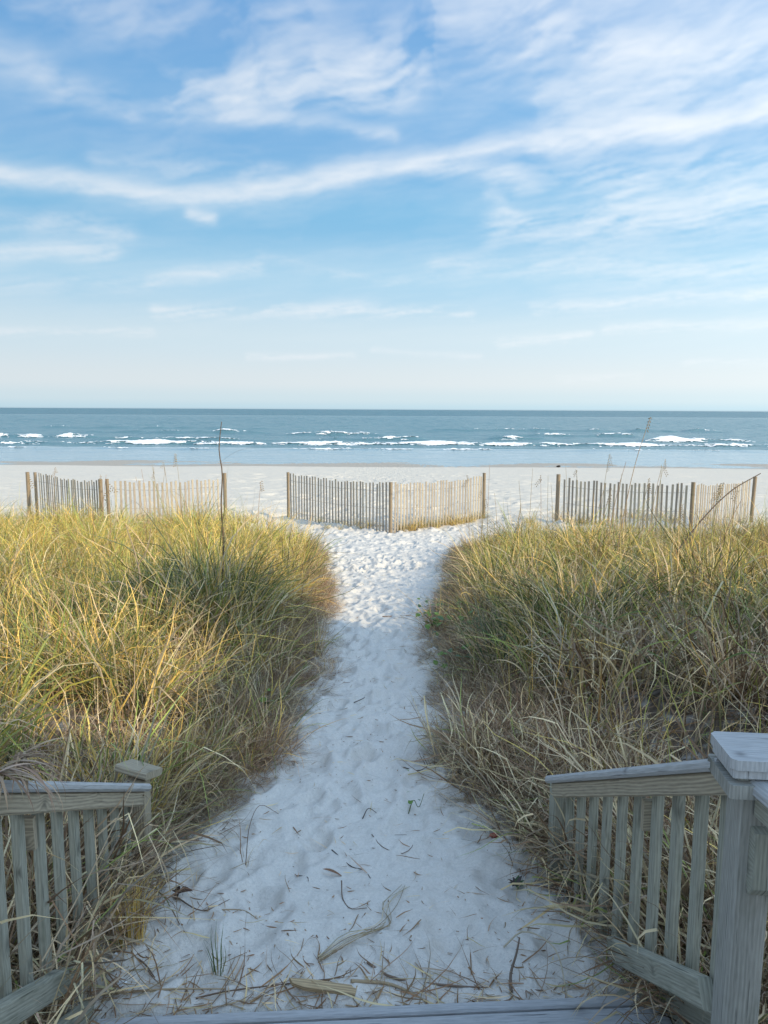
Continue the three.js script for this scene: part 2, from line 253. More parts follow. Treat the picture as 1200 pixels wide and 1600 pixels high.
{
  const xs = [0]; for (let x = 0, d = 0.017; x < 400;) { if (x > 1.3) d *= 1.034; x += d; xs.push(x); xs.unshift(-x); }
  const zs = []; for (let D = 78; D > 1.5; D -= Math.max(0.016, D * 0.0042)) zs.push(-D); zs.push(-1.2, -0.8, -0.3, 0.4, 1.5, 3, 6, 12, 25, 50);
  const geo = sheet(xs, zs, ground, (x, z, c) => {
    // sand soaked by the last wash of the sea, with its own uneven outline
    const bz = sst(-z + 1.2 * fbm(x * 0.4, z * 0.4, 3), 16.5, 18.5);   // beyond the fence the beach sand is tinted a little yellower
    const D = -z, e = D - 45.2 - 0.9 * fbm(x * 0.05, 2, 3), wet = sst(e, 0, 0.5);
    const grn = D < 17 ? sst(grown(x, z), -0.05, 0.22) : 0;   // plant litter in the sand, plus painted shade under the grass
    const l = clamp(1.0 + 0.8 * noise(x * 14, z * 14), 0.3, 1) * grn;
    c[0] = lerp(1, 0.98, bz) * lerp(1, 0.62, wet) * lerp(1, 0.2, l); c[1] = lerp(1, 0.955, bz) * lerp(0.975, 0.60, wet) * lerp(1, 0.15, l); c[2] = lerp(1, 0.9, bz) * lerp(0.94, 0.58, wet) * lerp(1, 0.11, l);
  });
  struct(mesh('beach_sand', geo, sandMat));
}

/* ------------------------------------------------------------------ sea: swell, breakers and foam */
const SEA = -1.5;
// breaking waves: distance, height, width, from x to x, foaming share
const BREAK = [
  [75, 0.30, 1.1, -140, 140, 1], [88, 0.62, 1.5, -75, -34.5, 1], [87.5, 0.5, 1.6, -6, 4.5, 0.9], [89, 0.6, 1.5, 12.5, 18.5, 1], [85, 0.5, 1.5, 30, 42.5, 1], [101, 0.55, 2.0, -14, 1, 0.75], [101, 0.45, 2.2, 14, 34, 0.25], [108, 0.5, 2.4, -45, -18, 0.3], [84, 0.35, 1.4, -36, -12, 0.45], [131, 0.5, 3, -60, -20, 0.12], [126, 0.5, 3, 8, 60, 0.12], [66, 0.06, 0.9, -140, 140, 0.35],
];
function breaker(x, z, b) {
  const D = -z, c = b[0] + 1.6 * fbm(x * 0.035 + b[0], b[0] * 0.3, 3), end = sst(x, b[3] - 3, b[3] + 3) * sst(x, b[4] + 3, b[4] - 3), d = D - c;
  const m = end * clamp(0.7 + 1.0 * fbm(x * 0.11 + b[0] * 3, 1, 4), 0.04, 1.3), s = d < 0 ? b[2] * 0.75 : b[2] * 2.2;
  return [m * b[1] * Math.exp(-d * d / (s * s)), d, m];
}
function sea(x, z) {
  const D = -z, a = sst(D, 50, 74);
  let y = SEA + 0.012 * sst(D, 46, 60) * noise(x * 0.35, z * 0.8);
  y += a * (0.075 * fbm(x * 0.10, z * 0.26 + 3, 3) + 0.05 * noise(x * 0.33, z * 0.75) + 0.022 * noise(x * 0.9, z * 1.5)) * lerp(1, 2.2, sst(D, 80, 260)) * sst(D, 420, 330);
  if (D > 60 && D < 145) for (const b of BREAK) if (Math.abs(D - b[0]) < 10) y += breaker(x, z, b)[0];
  return y;
}
const seaBump = texture(1024, 1024, (u, v, c) => { const w = 0.35 * pfbm(u * 6, v * 6, 6, 6, 2); const n = pfbm(u * 10 + w, v * 22 + w, 10, 22, 5, 0.58); c[0] = c[1] = c[2] = 0.5 + 0.38 * n; }, false, 1 / 24, 1 / 24);
const seaMat = new THREE.MeshPhysicalMaterial({ color: rgb(0.095, 0.2, 0.225), roughness: 0.25, bumpMap: seaBump, bumpScale: 0.36, ior: 1.33 });
const farBump = seaBump.clone(); farBump.repeat.set(1 / 160, 1 / 160); farBump.needsUpdate = true;
const farMat = new THREE.MeshPhysicalMaterial({ color: rgb(0.07, 0.175, 0.21), roughness: 0.32, bumpMap: farBump, bumpScale: 4.8, ior: 1.33 });
const washMat = new THREE.MeshPhysicalMaterial({ color: rgb(0.22, 0.33, 0.38), roughness: 0.16, bumpMap: seaBump, bumpScale: 0.10, ior: 1.33 });
{
  const ts = []; for (let i = -330; i <= 330; i++) ts.push(i / 330 * 1.35);
  const Ds = []; const F = []; for (let D = 30000; D > 420; D *= 0.93) F.push(D); F.push(420); for (let D = 420; D > 68.5; D -= 0.25 + Math.max(0, D - 75) * 0.006) Ds.push(D); Ds.push(68);
  const W = []; for (let D = 68; D > 44; D -= 0.3) W.push(D);
  const build = (ts, Ds, name, mat) => {
  const nx = ts.length, nz = Ds.length, pos = [], uv = [], idx = [];
  for (const D of Ds) for (const t of ts) { const x = t * (D < 400 ? D : D), z = -D; pos.push(x, D < 419 ? sea(x, z) : SEA, z); uv.push(x, D); }
  for (let j = 0; j < nz - 1; j++) for (let i = 0; i < nx - 1; i++) { const a = j * nx + i, b = a + 1, d = a + nx, e = d + 1; idx.push(a, d, b, b, d, e); }
  const g = new THREE.BufferGeometry(); g.setAttribute('position', new THREE.Float32BufferAttribute(pos, 3)); g.setAttribute('uv', new THREE.Float32BufferAttribute(uv, 2)); g.setIndex(idx); g.computeVertexNormals();
  struct(mesh(name, g, mat)); };
  build(ts, Ds, 'sea', seaMat); build(ts.filter((_, i) => i % 6 === 0), F, 'open_sea', farMat); build(ts.filter((_, i) => i % 2 === 0), W, 'shallow_water', washMat);
}
{ // foam: a lumpy skin over the water, only where the wash is broken
  const pos = [], idx = [];
  for (const b of BREAK) {
    const dx = 0.22, dz = 0.11, reach = b[1] > 0.2 ? 4.2 : 2, x0 = Math.max(b[3] - 4, -85), x1 = Math.min(b[4] + 4, 85);
    const nX = Math.floor((x1 - x0) / dx), nZ = Math.floor((reach + 3.4) / dz), ids = new Int32Array((nX + 1) * (nZ + 1)).fill(-1);
    const vert = (i, j) => {
      const k = j * (nX + 1) + i; if (ids[k] >= 0) return ids[k];
      const x = x0 + i * dx, D0 = b[0] + 1.6 * fbm(x * 0.035 + b[0], b[0] * 0.3, 3), z = -(D0 - reach + j * dz);
      pos.push(x, sea(x, z) + 0.035 + 0.10 * Math.max(0, fbm(x * 1.7, z * 2.4, 3)) + 0.04 * noise(x * 5, z * 6), z); return (ids[k] = pos.length / 3 - 1);
    };
    for (let j = 0; j < nZ; j++) for (let i = 0; i < nX; i++) {
      const x = x0 + i * dx, D0 = b[0] + 1.6 * fbm(x * 0.035 + b[0], b[0] * 0.3, 3), z = -(D0 - reach + j * dz), [, d, m] = breaker(x, z, b);
      const front = d < 0 ? Math.exp((-d * d) / (reach * reach * 0.25)) : Math.exp(-d * d / 0.45);
      const n = fbm(x * 0.28 + b[0], z * 0.8, 4, 0.6), f = front * m * 1.25 + 0.75 * n + 0.4 * fbm(x * 1.1, z * 2.6 + b[0], 3, 0.6) - 0.74 - (1 - b[5]) * 0.62;
      if (f > 0 && m > 0.05) { const a = vert(i, j), c = vert(i + 1, j), e = vert(i, j + 1), g = vert(i + 1, j + 1); idx.push(a, c, e, c, g, e); }
    }
  }
  const g = new THREE.BufferGeometry(); g.setAttribute('position', new THREE.Float32BufferAttribute(pos, 3)); g.setIndex(idx); g.computeVertexNormals();
  tag(mesh('sea_foam', g, std({ color: rgb(0.86, 0.87, 0.88), roughness: 0.95, side: THREE.DoubleSide })), 'white foam of the small waves breaking along the shore', 'foam', null, 'stuff');
}

/* ------------------------------------------------------------------ stairs, railings */
const UP = V(0, 1, 0);
function railing(label, A, B, side, n, bottom, sandAt) {
  // A, B: inner (path side) top edges of the cap rail at the near and far end; side = +1 when the railing stands on the right
  const t = thing('stair_railing', label, 'railing', [A.x, 0, A.z]);
  const dir = B.clone().sub(A).normalize(), flat = V(dir.x, 0, dir.z).normalize(), out = V(-flat.z * side, 0, flat.x * side);
  const nrm = out.clone().cross(dir).multiplyScalar(side === 1 ? 1 : -1).normalize(); if (nrm.y < 0) nrm.negate();
  const at = (s, o, d) => A.clone().lerp(B, s).addScaledVector(out, o).addScaledVector(nrm, d);
  const cap = bar('cap_rail', t, at(0, 0.07, -0.015), at(1, 0.07, -0.015), 0.03, 0.14, M.capWood, out, { ch: 0.01 });
  for (const s of [0.16, 0.52, 0.86]) for (const o of [0.035, 0.1]) { const b = mesh('screw_head', new THREE.CylinderGeometry(0.0045, 0.0045, 0.004, 8), M.bolt, cap); const p = at(s, o, 0.0015), m = new THREE.Matrix4().copy(cap.matrix); b.position.copy(p.sub(A.clone().lerp(B, 0).addScaledVector(out, 0.07).addScaledVector(nrm, -0.019)).applyQuaternion(cap.quaternion.clone().invert())); }
  bar('top_rail', t, at(0.0, 0.037, -0.058), at(0.985, 0.037, -0.058), 0.055, 0.038, M.tanWood, out, { ch: 0.005 });
  const L = A.distanceTo(B);
  for (let i = 0; i < n; i++) {
    const s = (i + 0.55) / (n + 0.25), top = at(s, 0.0755, -0.032), lean = V(out.x * 0.004, 0, out.z * 0.004);
    let yb = top.y - bottom.drop; const sand = sandAt(top.x, top.z); if (s > bottom.to) yb = Math.max(sand - 0.12, top.y - 0.95);
    bar('baluster', t, V(top.x + lean.x, yb, top.z + lean.z), V(top.x, top.y + 0.004, top.z), 0.024, 0.036, M.mossWood, flat, { ch: 0.003 });
  }
  // bottom rail, cut short where the sand takes over
  const q0 = at(0.015, 0.036, 0), q1 = at(bottom.to, 0.036, 0); q0.y -= bottom.drop + 0.02; q1.y -= bottom.drop + 0.02;
  bar('bottom_rail', t, q0, q1, 0.075, 0.038, M.mossWood, out, { ch: 0.006 });
  const sb = (bottom.block + 0.55) / (n + 0.25), b0 = at(sb, 0.05, -0.125).addScaledVector(flat, -0.03);
  bar('splice_block', t, b0, b0.clone().addScaledVector(out, 0.06), 0.1, 0.018, M.tanWood, flat, { ch: 0.002 });
  return { t, at, out, flat, dir, nrm };
}
const RA = V(0.80, 1.172, -1.70), RB = V(0.668, 0.505, -2.9), LA = V(-0.945, 1.128, -1.66), LB = V(-0.945, 0.478, -2.87);
const right = railing('grey wooden stair railing with mossy balusters, running down from the capped newel post', RA, RB, 1, 10, { drop: 0.62, to: 0.47, block: 4 }, (x, z) => ground(x, z));
const left = railing('weathered stair railing hung with dead grass, ending at a short post with a tilted cap', LA, LB, -1, 10, { drop: 0.63, to: 0.52, block: 3 }, (x, z) => ground(x, z));
{ // capped newel post
  const t = thing('newel_post', 'square grey newel post with a stacked flat cap', 'post', [0.872, 0, -1.655]), yaw = 0.09;
  const g = (n, y0, y1, w, mat, ch = 0.006) => { const m = bar(n, t, V(t.position.x, y0, t.position.z), V(t.position.x, y1, t.position.z), w, w, mat, V(Math.sin(yaw), 0, -Math.cos(yaw)), { ch, faces: [0, 0, 0, 0] }); return m; };
  bar('shaft', t, V(t.position.x, -0.25, t.position.z), V(t.position.x, 1.13, t.position.z), 0.084, 0.084, M.greyWood, V(Math.sin(yaw), 0, -Math.cos(yaw)), { ch: 0.008 });
  g('collar', 1.13, 1.163, 0.158, [M.greyWood], 0.006); g('spacer', 1.163, 1.176, 0.105, [M.greyWood], 0.002); g('cap_board', 1.176, 1.198, 0.142, [M.capWood], 0.004); g('cap_plate', 1.198, 1.222, 0.156, [M.capWood], 0.012);
}
{ // level railing of the landing, beside the viewer
  const t = thing('landing_railing', 'level grey railing with a wide cap board beside the capped newel post', 'railing', [0.95, 0, -1.2]);
  const f = V(-0.09, 0, -1).normalize(), o = V(1, 0, -0.09).normalize(), at = (s, k, y) => V(0.833, y, -1.60).addScaledVector(f, -s).addScaledVector(o, k);
  bar('cap_rail', t, at(0, 0.07, 1.151), at(1.5, 0.07, 1.151), 0.038, 0.14, M.capWood, o, { ch: 0.012 });
  bar('top_rail', t, at(0, 0.04, 1.104), at(1.5, 0.04, 1.104), 0.055, 0.038, M.mossWood, o);
  bar('bottom_rail', t, at(0, 0.04, 0.47), at(1.5, 0.04, 0.47), 0.089, 0.038, M.mossWood, o);
  // short hanging block with a pointed foot
  const sh = new THREE.Shape([[-0.02, 0], [0.02, 0], [0.02, -0.135], [0, -0.16], [-0.02, -0.135]].map((p) => new THREE.Vector2(...p))), bg = new THREE.ExtrudeGeometry(sh, { depth: 0.085, bevelEnabled: true, bevelSize: 0.002, bevelThickness: 0.002, bevelSegments: 1 });
  const bm = mesh('rail_block', bg, M.mossWood, t); const bp = at(0.02, 0.02, 1.045); bm.position.set(bp.x - 0.95, bp.y, bp.z + 1.2 - 0.02); bm.rotation.y = 1.48;
  for (let i = 0; i < 9; i++) { const p = at(0.155 + i * 0.13, 0.08, 0); bar('baluster', t, V(p.x, 0.44, p.z), V(p.x, 1.125, p.z), 0.024, 0.036, M.mossWood, f, { ch: 0.003 }); }
  bar('post', t, at(1.55, 0.06, -0.2), at(1.55, 0.06, 1.13), 0.09, 0.09, M.greyWood, f);
}
{ // short end post of the left railing with its loose cap board, and the near post just out of the picture
  const t = thing('end_post', 'short weathered post with a tilted cap board ending the railing hung with dead grass', 'post', [-1.0, 0, -2.93]);
  bar('shaft', t, V(-1.03, -0.25, -2.94), V(-1.03, 0.462, -2.94), 0.085, 0.085, M.tanWood, V(0, 0, -1), {});
  const c = bar('cap_board', t, V(-1.105, 0.492, -3.0), V(-0.96, 0.478, -2.95), 0.032, 0.12, M.tanWood, V(0.3, 0.16, 1), { ch: 0.006 });
  const u = thing('newel_post', 'grey newel post at the top of the railing hung with dead grass', 'post', [-1.0, 0, -1.60]);
  bar('shaft', u, V(-1.0, -0.25, -1.60), V(-1.0, 1.13, -1.60), 0.092, 0.092, M.greyWood, V(0, 0, -1)); bar('cap_board', u, V(-1.0, 1.13, -1.60), V(-1.0, 1.17, -1.60), 0.15, 0.15, M.capWood, V(0, 0, -1), { ch: 0.006 }); bar('cap_plate', u, V(-1.0, 1.17, -1.60), V(-1.0, 1.2, -1.60), 0.14, 0.14, M.capWood, V(0, 0, -1), { ch: 0.008 });
  const w = thing('end_post', 'low post buried in grass, ending the railing that meets the capped newel', 'post', [0.75, 0, -2.96]);
  bar('shaft', w, V(0.76, -0.25, -2.96), V(0.76, 0.44, -2.96), 0.088, 0.088, M.mossWood, V(0, 0, -1), {});
}
{ // steps: one tread is still clear of the sand
  const t = thing('wooden_stairs', 'blue-grey wooden steps, half buried by drifted sand', 'stairs', [0, 0, -1.9]);
  const yw = -0.062, f = V(Math.sin(yw), 0, -Math.cos(yw)), r = V(Math.cos(yw), 0, Math.sin(yw)), at = (x, s, y) => V(0, y, -2.088).addScaledVector(r, x).addScaledVector(f, -s);
  bar('nosing', t, at(-0.86, 0.019, 0.135), at(0.815, 0.019, 0.135), 0.06, 0.038, M.treadWood, f, { ch: 0.006 });
  bar('tread', t, at(-0.9, 0.115, 0.143), at(0.875, 0.115, 0.143), 0.038, 0.142, M.treadWood, f, { ch: 0.006 }); bar('tread', t, at(-0.9, 0.263, 0.143), at(0.875, 0.263, 0.143), 0.038, 0.142, M.treadWood, f, { ch: 0.006 });
  bar('riser', t, at(-0.9, 0.345, 0.255), at(0.875, 0.345, 0.255), 0.19, 0.02, M.greyWood, f);
  for (const x of [-0.925, 0.9]) bar('stringer', t, at(x, -0.25, -0.06), at(x, 0.5, 0.36), 0.2, 0.038, M.mossWood, r, { ch: 0.004 });
  bar('stringer_block', t, at(0.79, -0.055, 0.112), at(0.90, 0.05, 0.135), 0.05, 0.1, M.mossWood, r, { ch: 0.004 });
  const d = thing('deck_landing', 'grey plank landing at the top of the half buried steps', 'deck', [0, 0, -0.6]);
  for (let i = 0; i < 9; i++) bar('deck_board', d, at(-0.98, 0.43 + i * 0.146, 0.345), at(0.93, 0.43 + i * 0.146, 0.345), 0.036, 0.14, M.treadWood, f, { ch: 0.005 });
  for (const x of [-0.9, 0, 0.85]) bar('joist', d, at(x, 0.375, 0.24), at(x, 1.7, 0.24), 0.17, 0.038, M.greyWood, r);
  for (const x of [-0.86, 0.81]) for (const s of [0.5, 1.6]) bar('deck_post', d, at(x, s, -0.3), at(x, s, 0.32), 0.088, 0.088, M.greyWood, f);
}

/* ------------------------------------------------------------------ sand fences */
const frand = rng(77);
function fenceArm(t, p, q, mats, n, hTop) {
  const O = t.position, L = Math.hypot(q[0] - p[0], q[2] - p[2]), ang = Math.atan2(-(q[2] - p[2]), q[0] - p[0]);
  const variants = fenceArm.v || (fenceArm.v = [1.2, 1.22, 1.24].map((h, i) => { const g = barGeo(h, 0.047, 0.0095, 0.002, i * 0.7); g.rotateZ(Math.PI / 2); return g; }));
  const pts = [[], [], []];
  for (let i = 0; i < n; i++) {
    const s = (i + 0.6) / (n + 0.2), x = lerp(p[0], q[0], s) + (frand() - 0.5) * 0.012, z = lerp(p[2], q[2], s) + (frand() - 0.5) * 0.02, sag = -0.05 * Math.sin(s * Math.PI), top = lerp(p[1], q[1], s) + sag + (frand() - 0.5) * 0.018;
    const m = mesh('slat', variants[(frand() * 3) | 0], mats[(frand() * mats.length) | 0], t);
    m.position.set(x - O.x, top - 1.2 - O.y, z - O.z); m.rotation.set(0, ang + (frand() - 0.5) * 0.3, (frand() - 0.5) * 0.03, 'YXZ');
    for (const [k, d] of [[0, 0.16], [1, 0.56], [2, 0.95]]) pts[k].push(V(x - O.x, top - d - O.y, z - O.z));
  }
  const w = pts.map((a) => tube(a, 0.0028, 0.0028, a.length * 2, 4));
  for (const g of w) mesh('wire', g, M.wire, t);
}
function fencePost(t, x, y, z, w = 0.088, h = 1.75, tilt = 0) { const m = mesh('post', fencePost.g || (fencePost.g = (() => { const g = new THREE.CylinderGeometry(0.5, 0.52, 1, 9, 4); const p = g.attributes.position, u = g.attributes.uv; for (let i = 0; i < p.count; i++) { const s = 1 + 0.05 * noise(p.getX(i) * 4 + 5, p.getY(i) * 3); p.setX(i, p.getX(i) * s); p.setZ(i, p.getZ(i) * s); u.setXY(i, p.getY(i) * 1.7, u.getX(i) * 0.3); } g.computeVertexNormals(); return g; })()), M.post, t); m.scale.set(w, h, w); m.position.set(x - t.position.x, y - h / 2 - t.position.y, z - t.position.z); m.rotation.z = tilt; m.rotation.y = x; return m; }
const slats = [M.slatDark, M.slatMid, M.slatPale, M.slatMid, M.slatPale], dark = slats, pale = slats;
function sandFence(label, posts, arms) {
  const t = thing('sand_fence', label, 'fence', [posts[0][0], ground(posts[0][0], posts[0][2], false), posts[0][2]], 'slatted sand fences across the beach');
  posts.forEach(([x, y, z, w, tilt]) => fencePost(t, x, y, z, w, 1.75, tilt || 0));
  for (const [p, q, mats, n] of arms) fenceArm(t, p, q, mats, n);
}
sandFence('V-shaped slatted sand fence standing across the end of the sand path', [[-2.46, 0.40, -19, 0.075], [0.145, 0.40, -16.5, 0.085], [2.50, 0.45, -18.5, 0.08, -0.01]],
  [[[-2.42, 0.36, -18.93], [0.10, 0.36, -16.5], dark, 33], [[0.2, 0.36, -16.53], [2.46, 0.36, -18.4], pale, 31]]);
sandFence('slatted sand fence behind the golden grass, with a tall dark stalk before it', [[-8.41, 0.50, -17.5, 0.085, 0.01], [-8.2, 0.50, -17.45, 0.07], [-5.93, 0.53, -15.5, 0.085], [-5.8, 0.53, -15.55, 0.07, 0.01], [-3.76, 0.50, -17.5, 0.085]],
  [[[-8.1, 0.46, -17.4], [-6.0, 0.46, -15.55], dark, 27], [[-5.72, 0.46, -15.6], [-3.84, 0.36, -17.4], pale, 24]]);
sandFence('slatted sand fence behind the grass with a long slanting stalk before it', [[4.10, 0.51, -17.5, 0.095, 0.015], [6.46, 0.53, -15.5, 0.085], [8.72, 0.48, -17.5, 0.085, 0.02]],
  [[[4.2, 0.40, -17.42], [6.4, 0.46, -15.55], dark, 29], [[6.55, 0.46, -15.6], [8.6, 0.38, -17.4], pale, 26]]);

/* ------------------------------------------------------------------ beach grass */
const COL = { gold: [0.70, 0.48, 0.14], straw: [0.64, 0.49, 0.28], yell: [0.45, 0.40, 0.08], green: [0.115, 0.155, 0.04], blue: [0.115, 0.15, 0.085], brown: [0.25, 0.15, 0.08], ash: [0.37, 0.27, 0.18], lime: [0.30, 0.33, 0.08] };
function pick(mix, r) { let t = r(), last; for (const [k, w] of mix) { last = k; if ((t -= w) < 0) break; } return last; }
class Blades {   // collects leaf blades: thin tapering ribbons that arch and twist
  constructor() { this.p = []; this.c = []; this.i = []; }
  add(root, az, lean, bend, len, w, col, seg = 6, twist = 0, kink = 0, wob = 0) {
    const ph = root[0] * 97 + root[2] * 61;
    const P = this.p, C = this.c, I = this.i, base = P.length / 3; let x = root[0], y = root[1], z = root[2], th = lean, a = az;
    const wa = az + Math.PI / 2;
    for (let k = 0; k <= seg; k++) {
      const s = k / seg, ww = w * 0.5 * (s < 0.12 ? 0.7 + s * 2.5 : 1) * (1 - Math.pow(s, 2.2) * 0.93), tw = wa + twist * s, up = Math.sin(twist * s * 1.7) * 0.6;
      const cx = Math.cos(tw) * ww, cz = Math.sin(tw) * ww, cy = up * ww;
      P.push(x - cx, y - cy, z - cz, x + cx, y + cy, z + cz); C.push(...col, ...col);
      if (k < seg) { const o = base + k * 2; I.push(o, o + 1, o + 2, o + 1, o + 3, o + 2); }
      th = lean + bend * Math.pow((k + 0.5) / seg, 1.4) + (kink && k >= seg * 0.55 ? kink : 0) + wob * Math.sin(ph + s * 5.2) * s; a = az + twist * 0.25 * s + wob * 1.6 * Math.sin(ph * 1.7 + s * 4.1) * s;
      const d = len / seg; x += Math.sin(th) * Math.cos(a) * d; z += Math.sin(th) * Math.sin(a) * d; y += Math.cos(th) * d;
    }
    return this;
  }
  geo() { const g = new THREE.BufferGeometry(); g.setAttribute('position', new THREE.Float32BufferAttribute(this.p, 3)); g.setAttribute('color', new THREE.Float32BufferAttribute(this.c, 3)); g.setIndex(this.i); g.computeVertexNormals(); return g; }
}
const tint = (c, r, k = 0.3) => { const m = 1 + (r() - 0.5) * 2 * k; return [c[0] * m * (1 + (r() - 0.5) * 0.12), c[1] * m, c[2] * m * (1 + (r() - 0.5) * 0.2)]; };
function tuft(seed, n, o) {
  const r = rng(seed), b = new Blades();
  for (let i = 0; i < n; i++) {
    const a = r() * 6.283, rr = Math.sqrt(r()) * o.rad, len = lerp(o.h[0], o.h[1], Math.pow(r(), 0.8)), key = pick(o.mix, r);
    b.add([Math.cos(a) * rr, -0.03 + (o.lift || 0) * r(), Math.sin(a) * rr], a + (r() - 0.5) * 2.2, lerp(o.lean[0], o.lean[1], r()), lerp(o.bend[0], o.bend[1], r()), len, lerp(o.w[0], o.w[1], r()), tint(COL[key], r), o.seg || 7, (r() - 0.5) * 2.4, r() < (o.kink || 0) ? 0.6 + r() : 0, 0.2 + r() * 0.5);
  }
  for (let i = 0; i < (o.under || 0); i++) { const a = r() * 6.283, rr = Math.sqrt(r()) * o.rad * 1.3; b.add([Math.cos(a) * rr, -0.03, Math.sin(a) * rr], r() * 6.283, 0.2 + r() * 1.1, r() * 0.9, 0.12 + r() * 0.24, 0.004 + r() * 0.005, tint(r() < 0.55 ? [0.11, 0.075, 0.042] : COL.brown, r), 5, (r() - 0.5) * 2, r() < 0.3 ? 0.8 : 0, 0.3); }
  return b.geo();
}
const KINDS = {
  golden: { n: 62, under: 22, rad: 0.15, h: [0.28, 0.66], lean: [0.05, 0.7], bend: [0.6, 2.3], w: [0.0035, 0.007], mix: [['gold', 0.5], ['yell', 0.27], ['straw', 0.15], ['lime', 0.08]], kink: 0.1 },
  yellow: { n: 58, under: 22, rad: 0.15, h: [0.28, 0.66], lean: [0.05, 0.7], bend: [0.6, 2.2], w: [0.0035, 0.0075], mix: [['yell', 0.42], ['gold', 0.25], ['lime', 0.2], ['straw', 0.13]], kink: 0.1 },
  green: { n: 50, under: 22, rad: 0.13, h: [0.35, 0.85], lean: [0.05, 0.5], bend: [0.4, 1.9], w: [0.0045, 0.0085], mix: [['green', 0.34], ['blue', 0.18], ['lime', 0.22], ['straw', 0.26]] },
  mixed: { n: 50, under: 22, rad: 0.15, h: [0.3, 0.8], lean: [0.08, 0.7], bend: [0.4, 2.0], w: [0.0045, 0.009], mix: [['straw', 0.36], ['lime', 0.18], ['green', 0.12], ['gold', 0.2], ['ash', 0.14]], kink: 0.18 },
  stick: { n: 4, rad: 0.1, h: [0.35, 0.85], lean: [0.0, 0.35], bend: [0.0, 0.3], w: [0.006, 0.01], mix: [['ash', 0.5], ['brown', 0.3], ['straw', 0.2]], kink: 0.3 },
  wisp: { n: 9, rad: 0.1, h: [0.6, 1.05], lean: [0.02, 0.5], bend: [0.1, 1.5], w: [0.003, 0.006], mix: [['gold', 0.4], ['straw', 0.4], ['yell', 0.2]] },
  thatch: { n: 60, rad: 0.2, h: [0.14, 0.42], lean: [0.5, 1.5], bend: [0.1, 0.9], w: [0.003, 0.006], mix: [['ash', 0.34], ['brown', 0.46], ['straw', 0.18], ['gold', 0.02]], lift: 0.12, kink: 0.2 },
  cane: { n: 36, under: 22, rad: 0.22, h: [0.25, 0.7], lean: [0.4, 1.45], bend: [0.1, 1.0], w: [0.006, 0.014], mix: [['straw', 0.46], ['ash', 0.3], ['brown', 0.21], ['lime', 0.03]], lift: 0.2, kink: 0.35 },
};
const VAR = 4, bins = {};
for (const k in KINDS) bins[k] = [...Array(VAR)].map(() => [[], []]);   // [left mound, right mound]
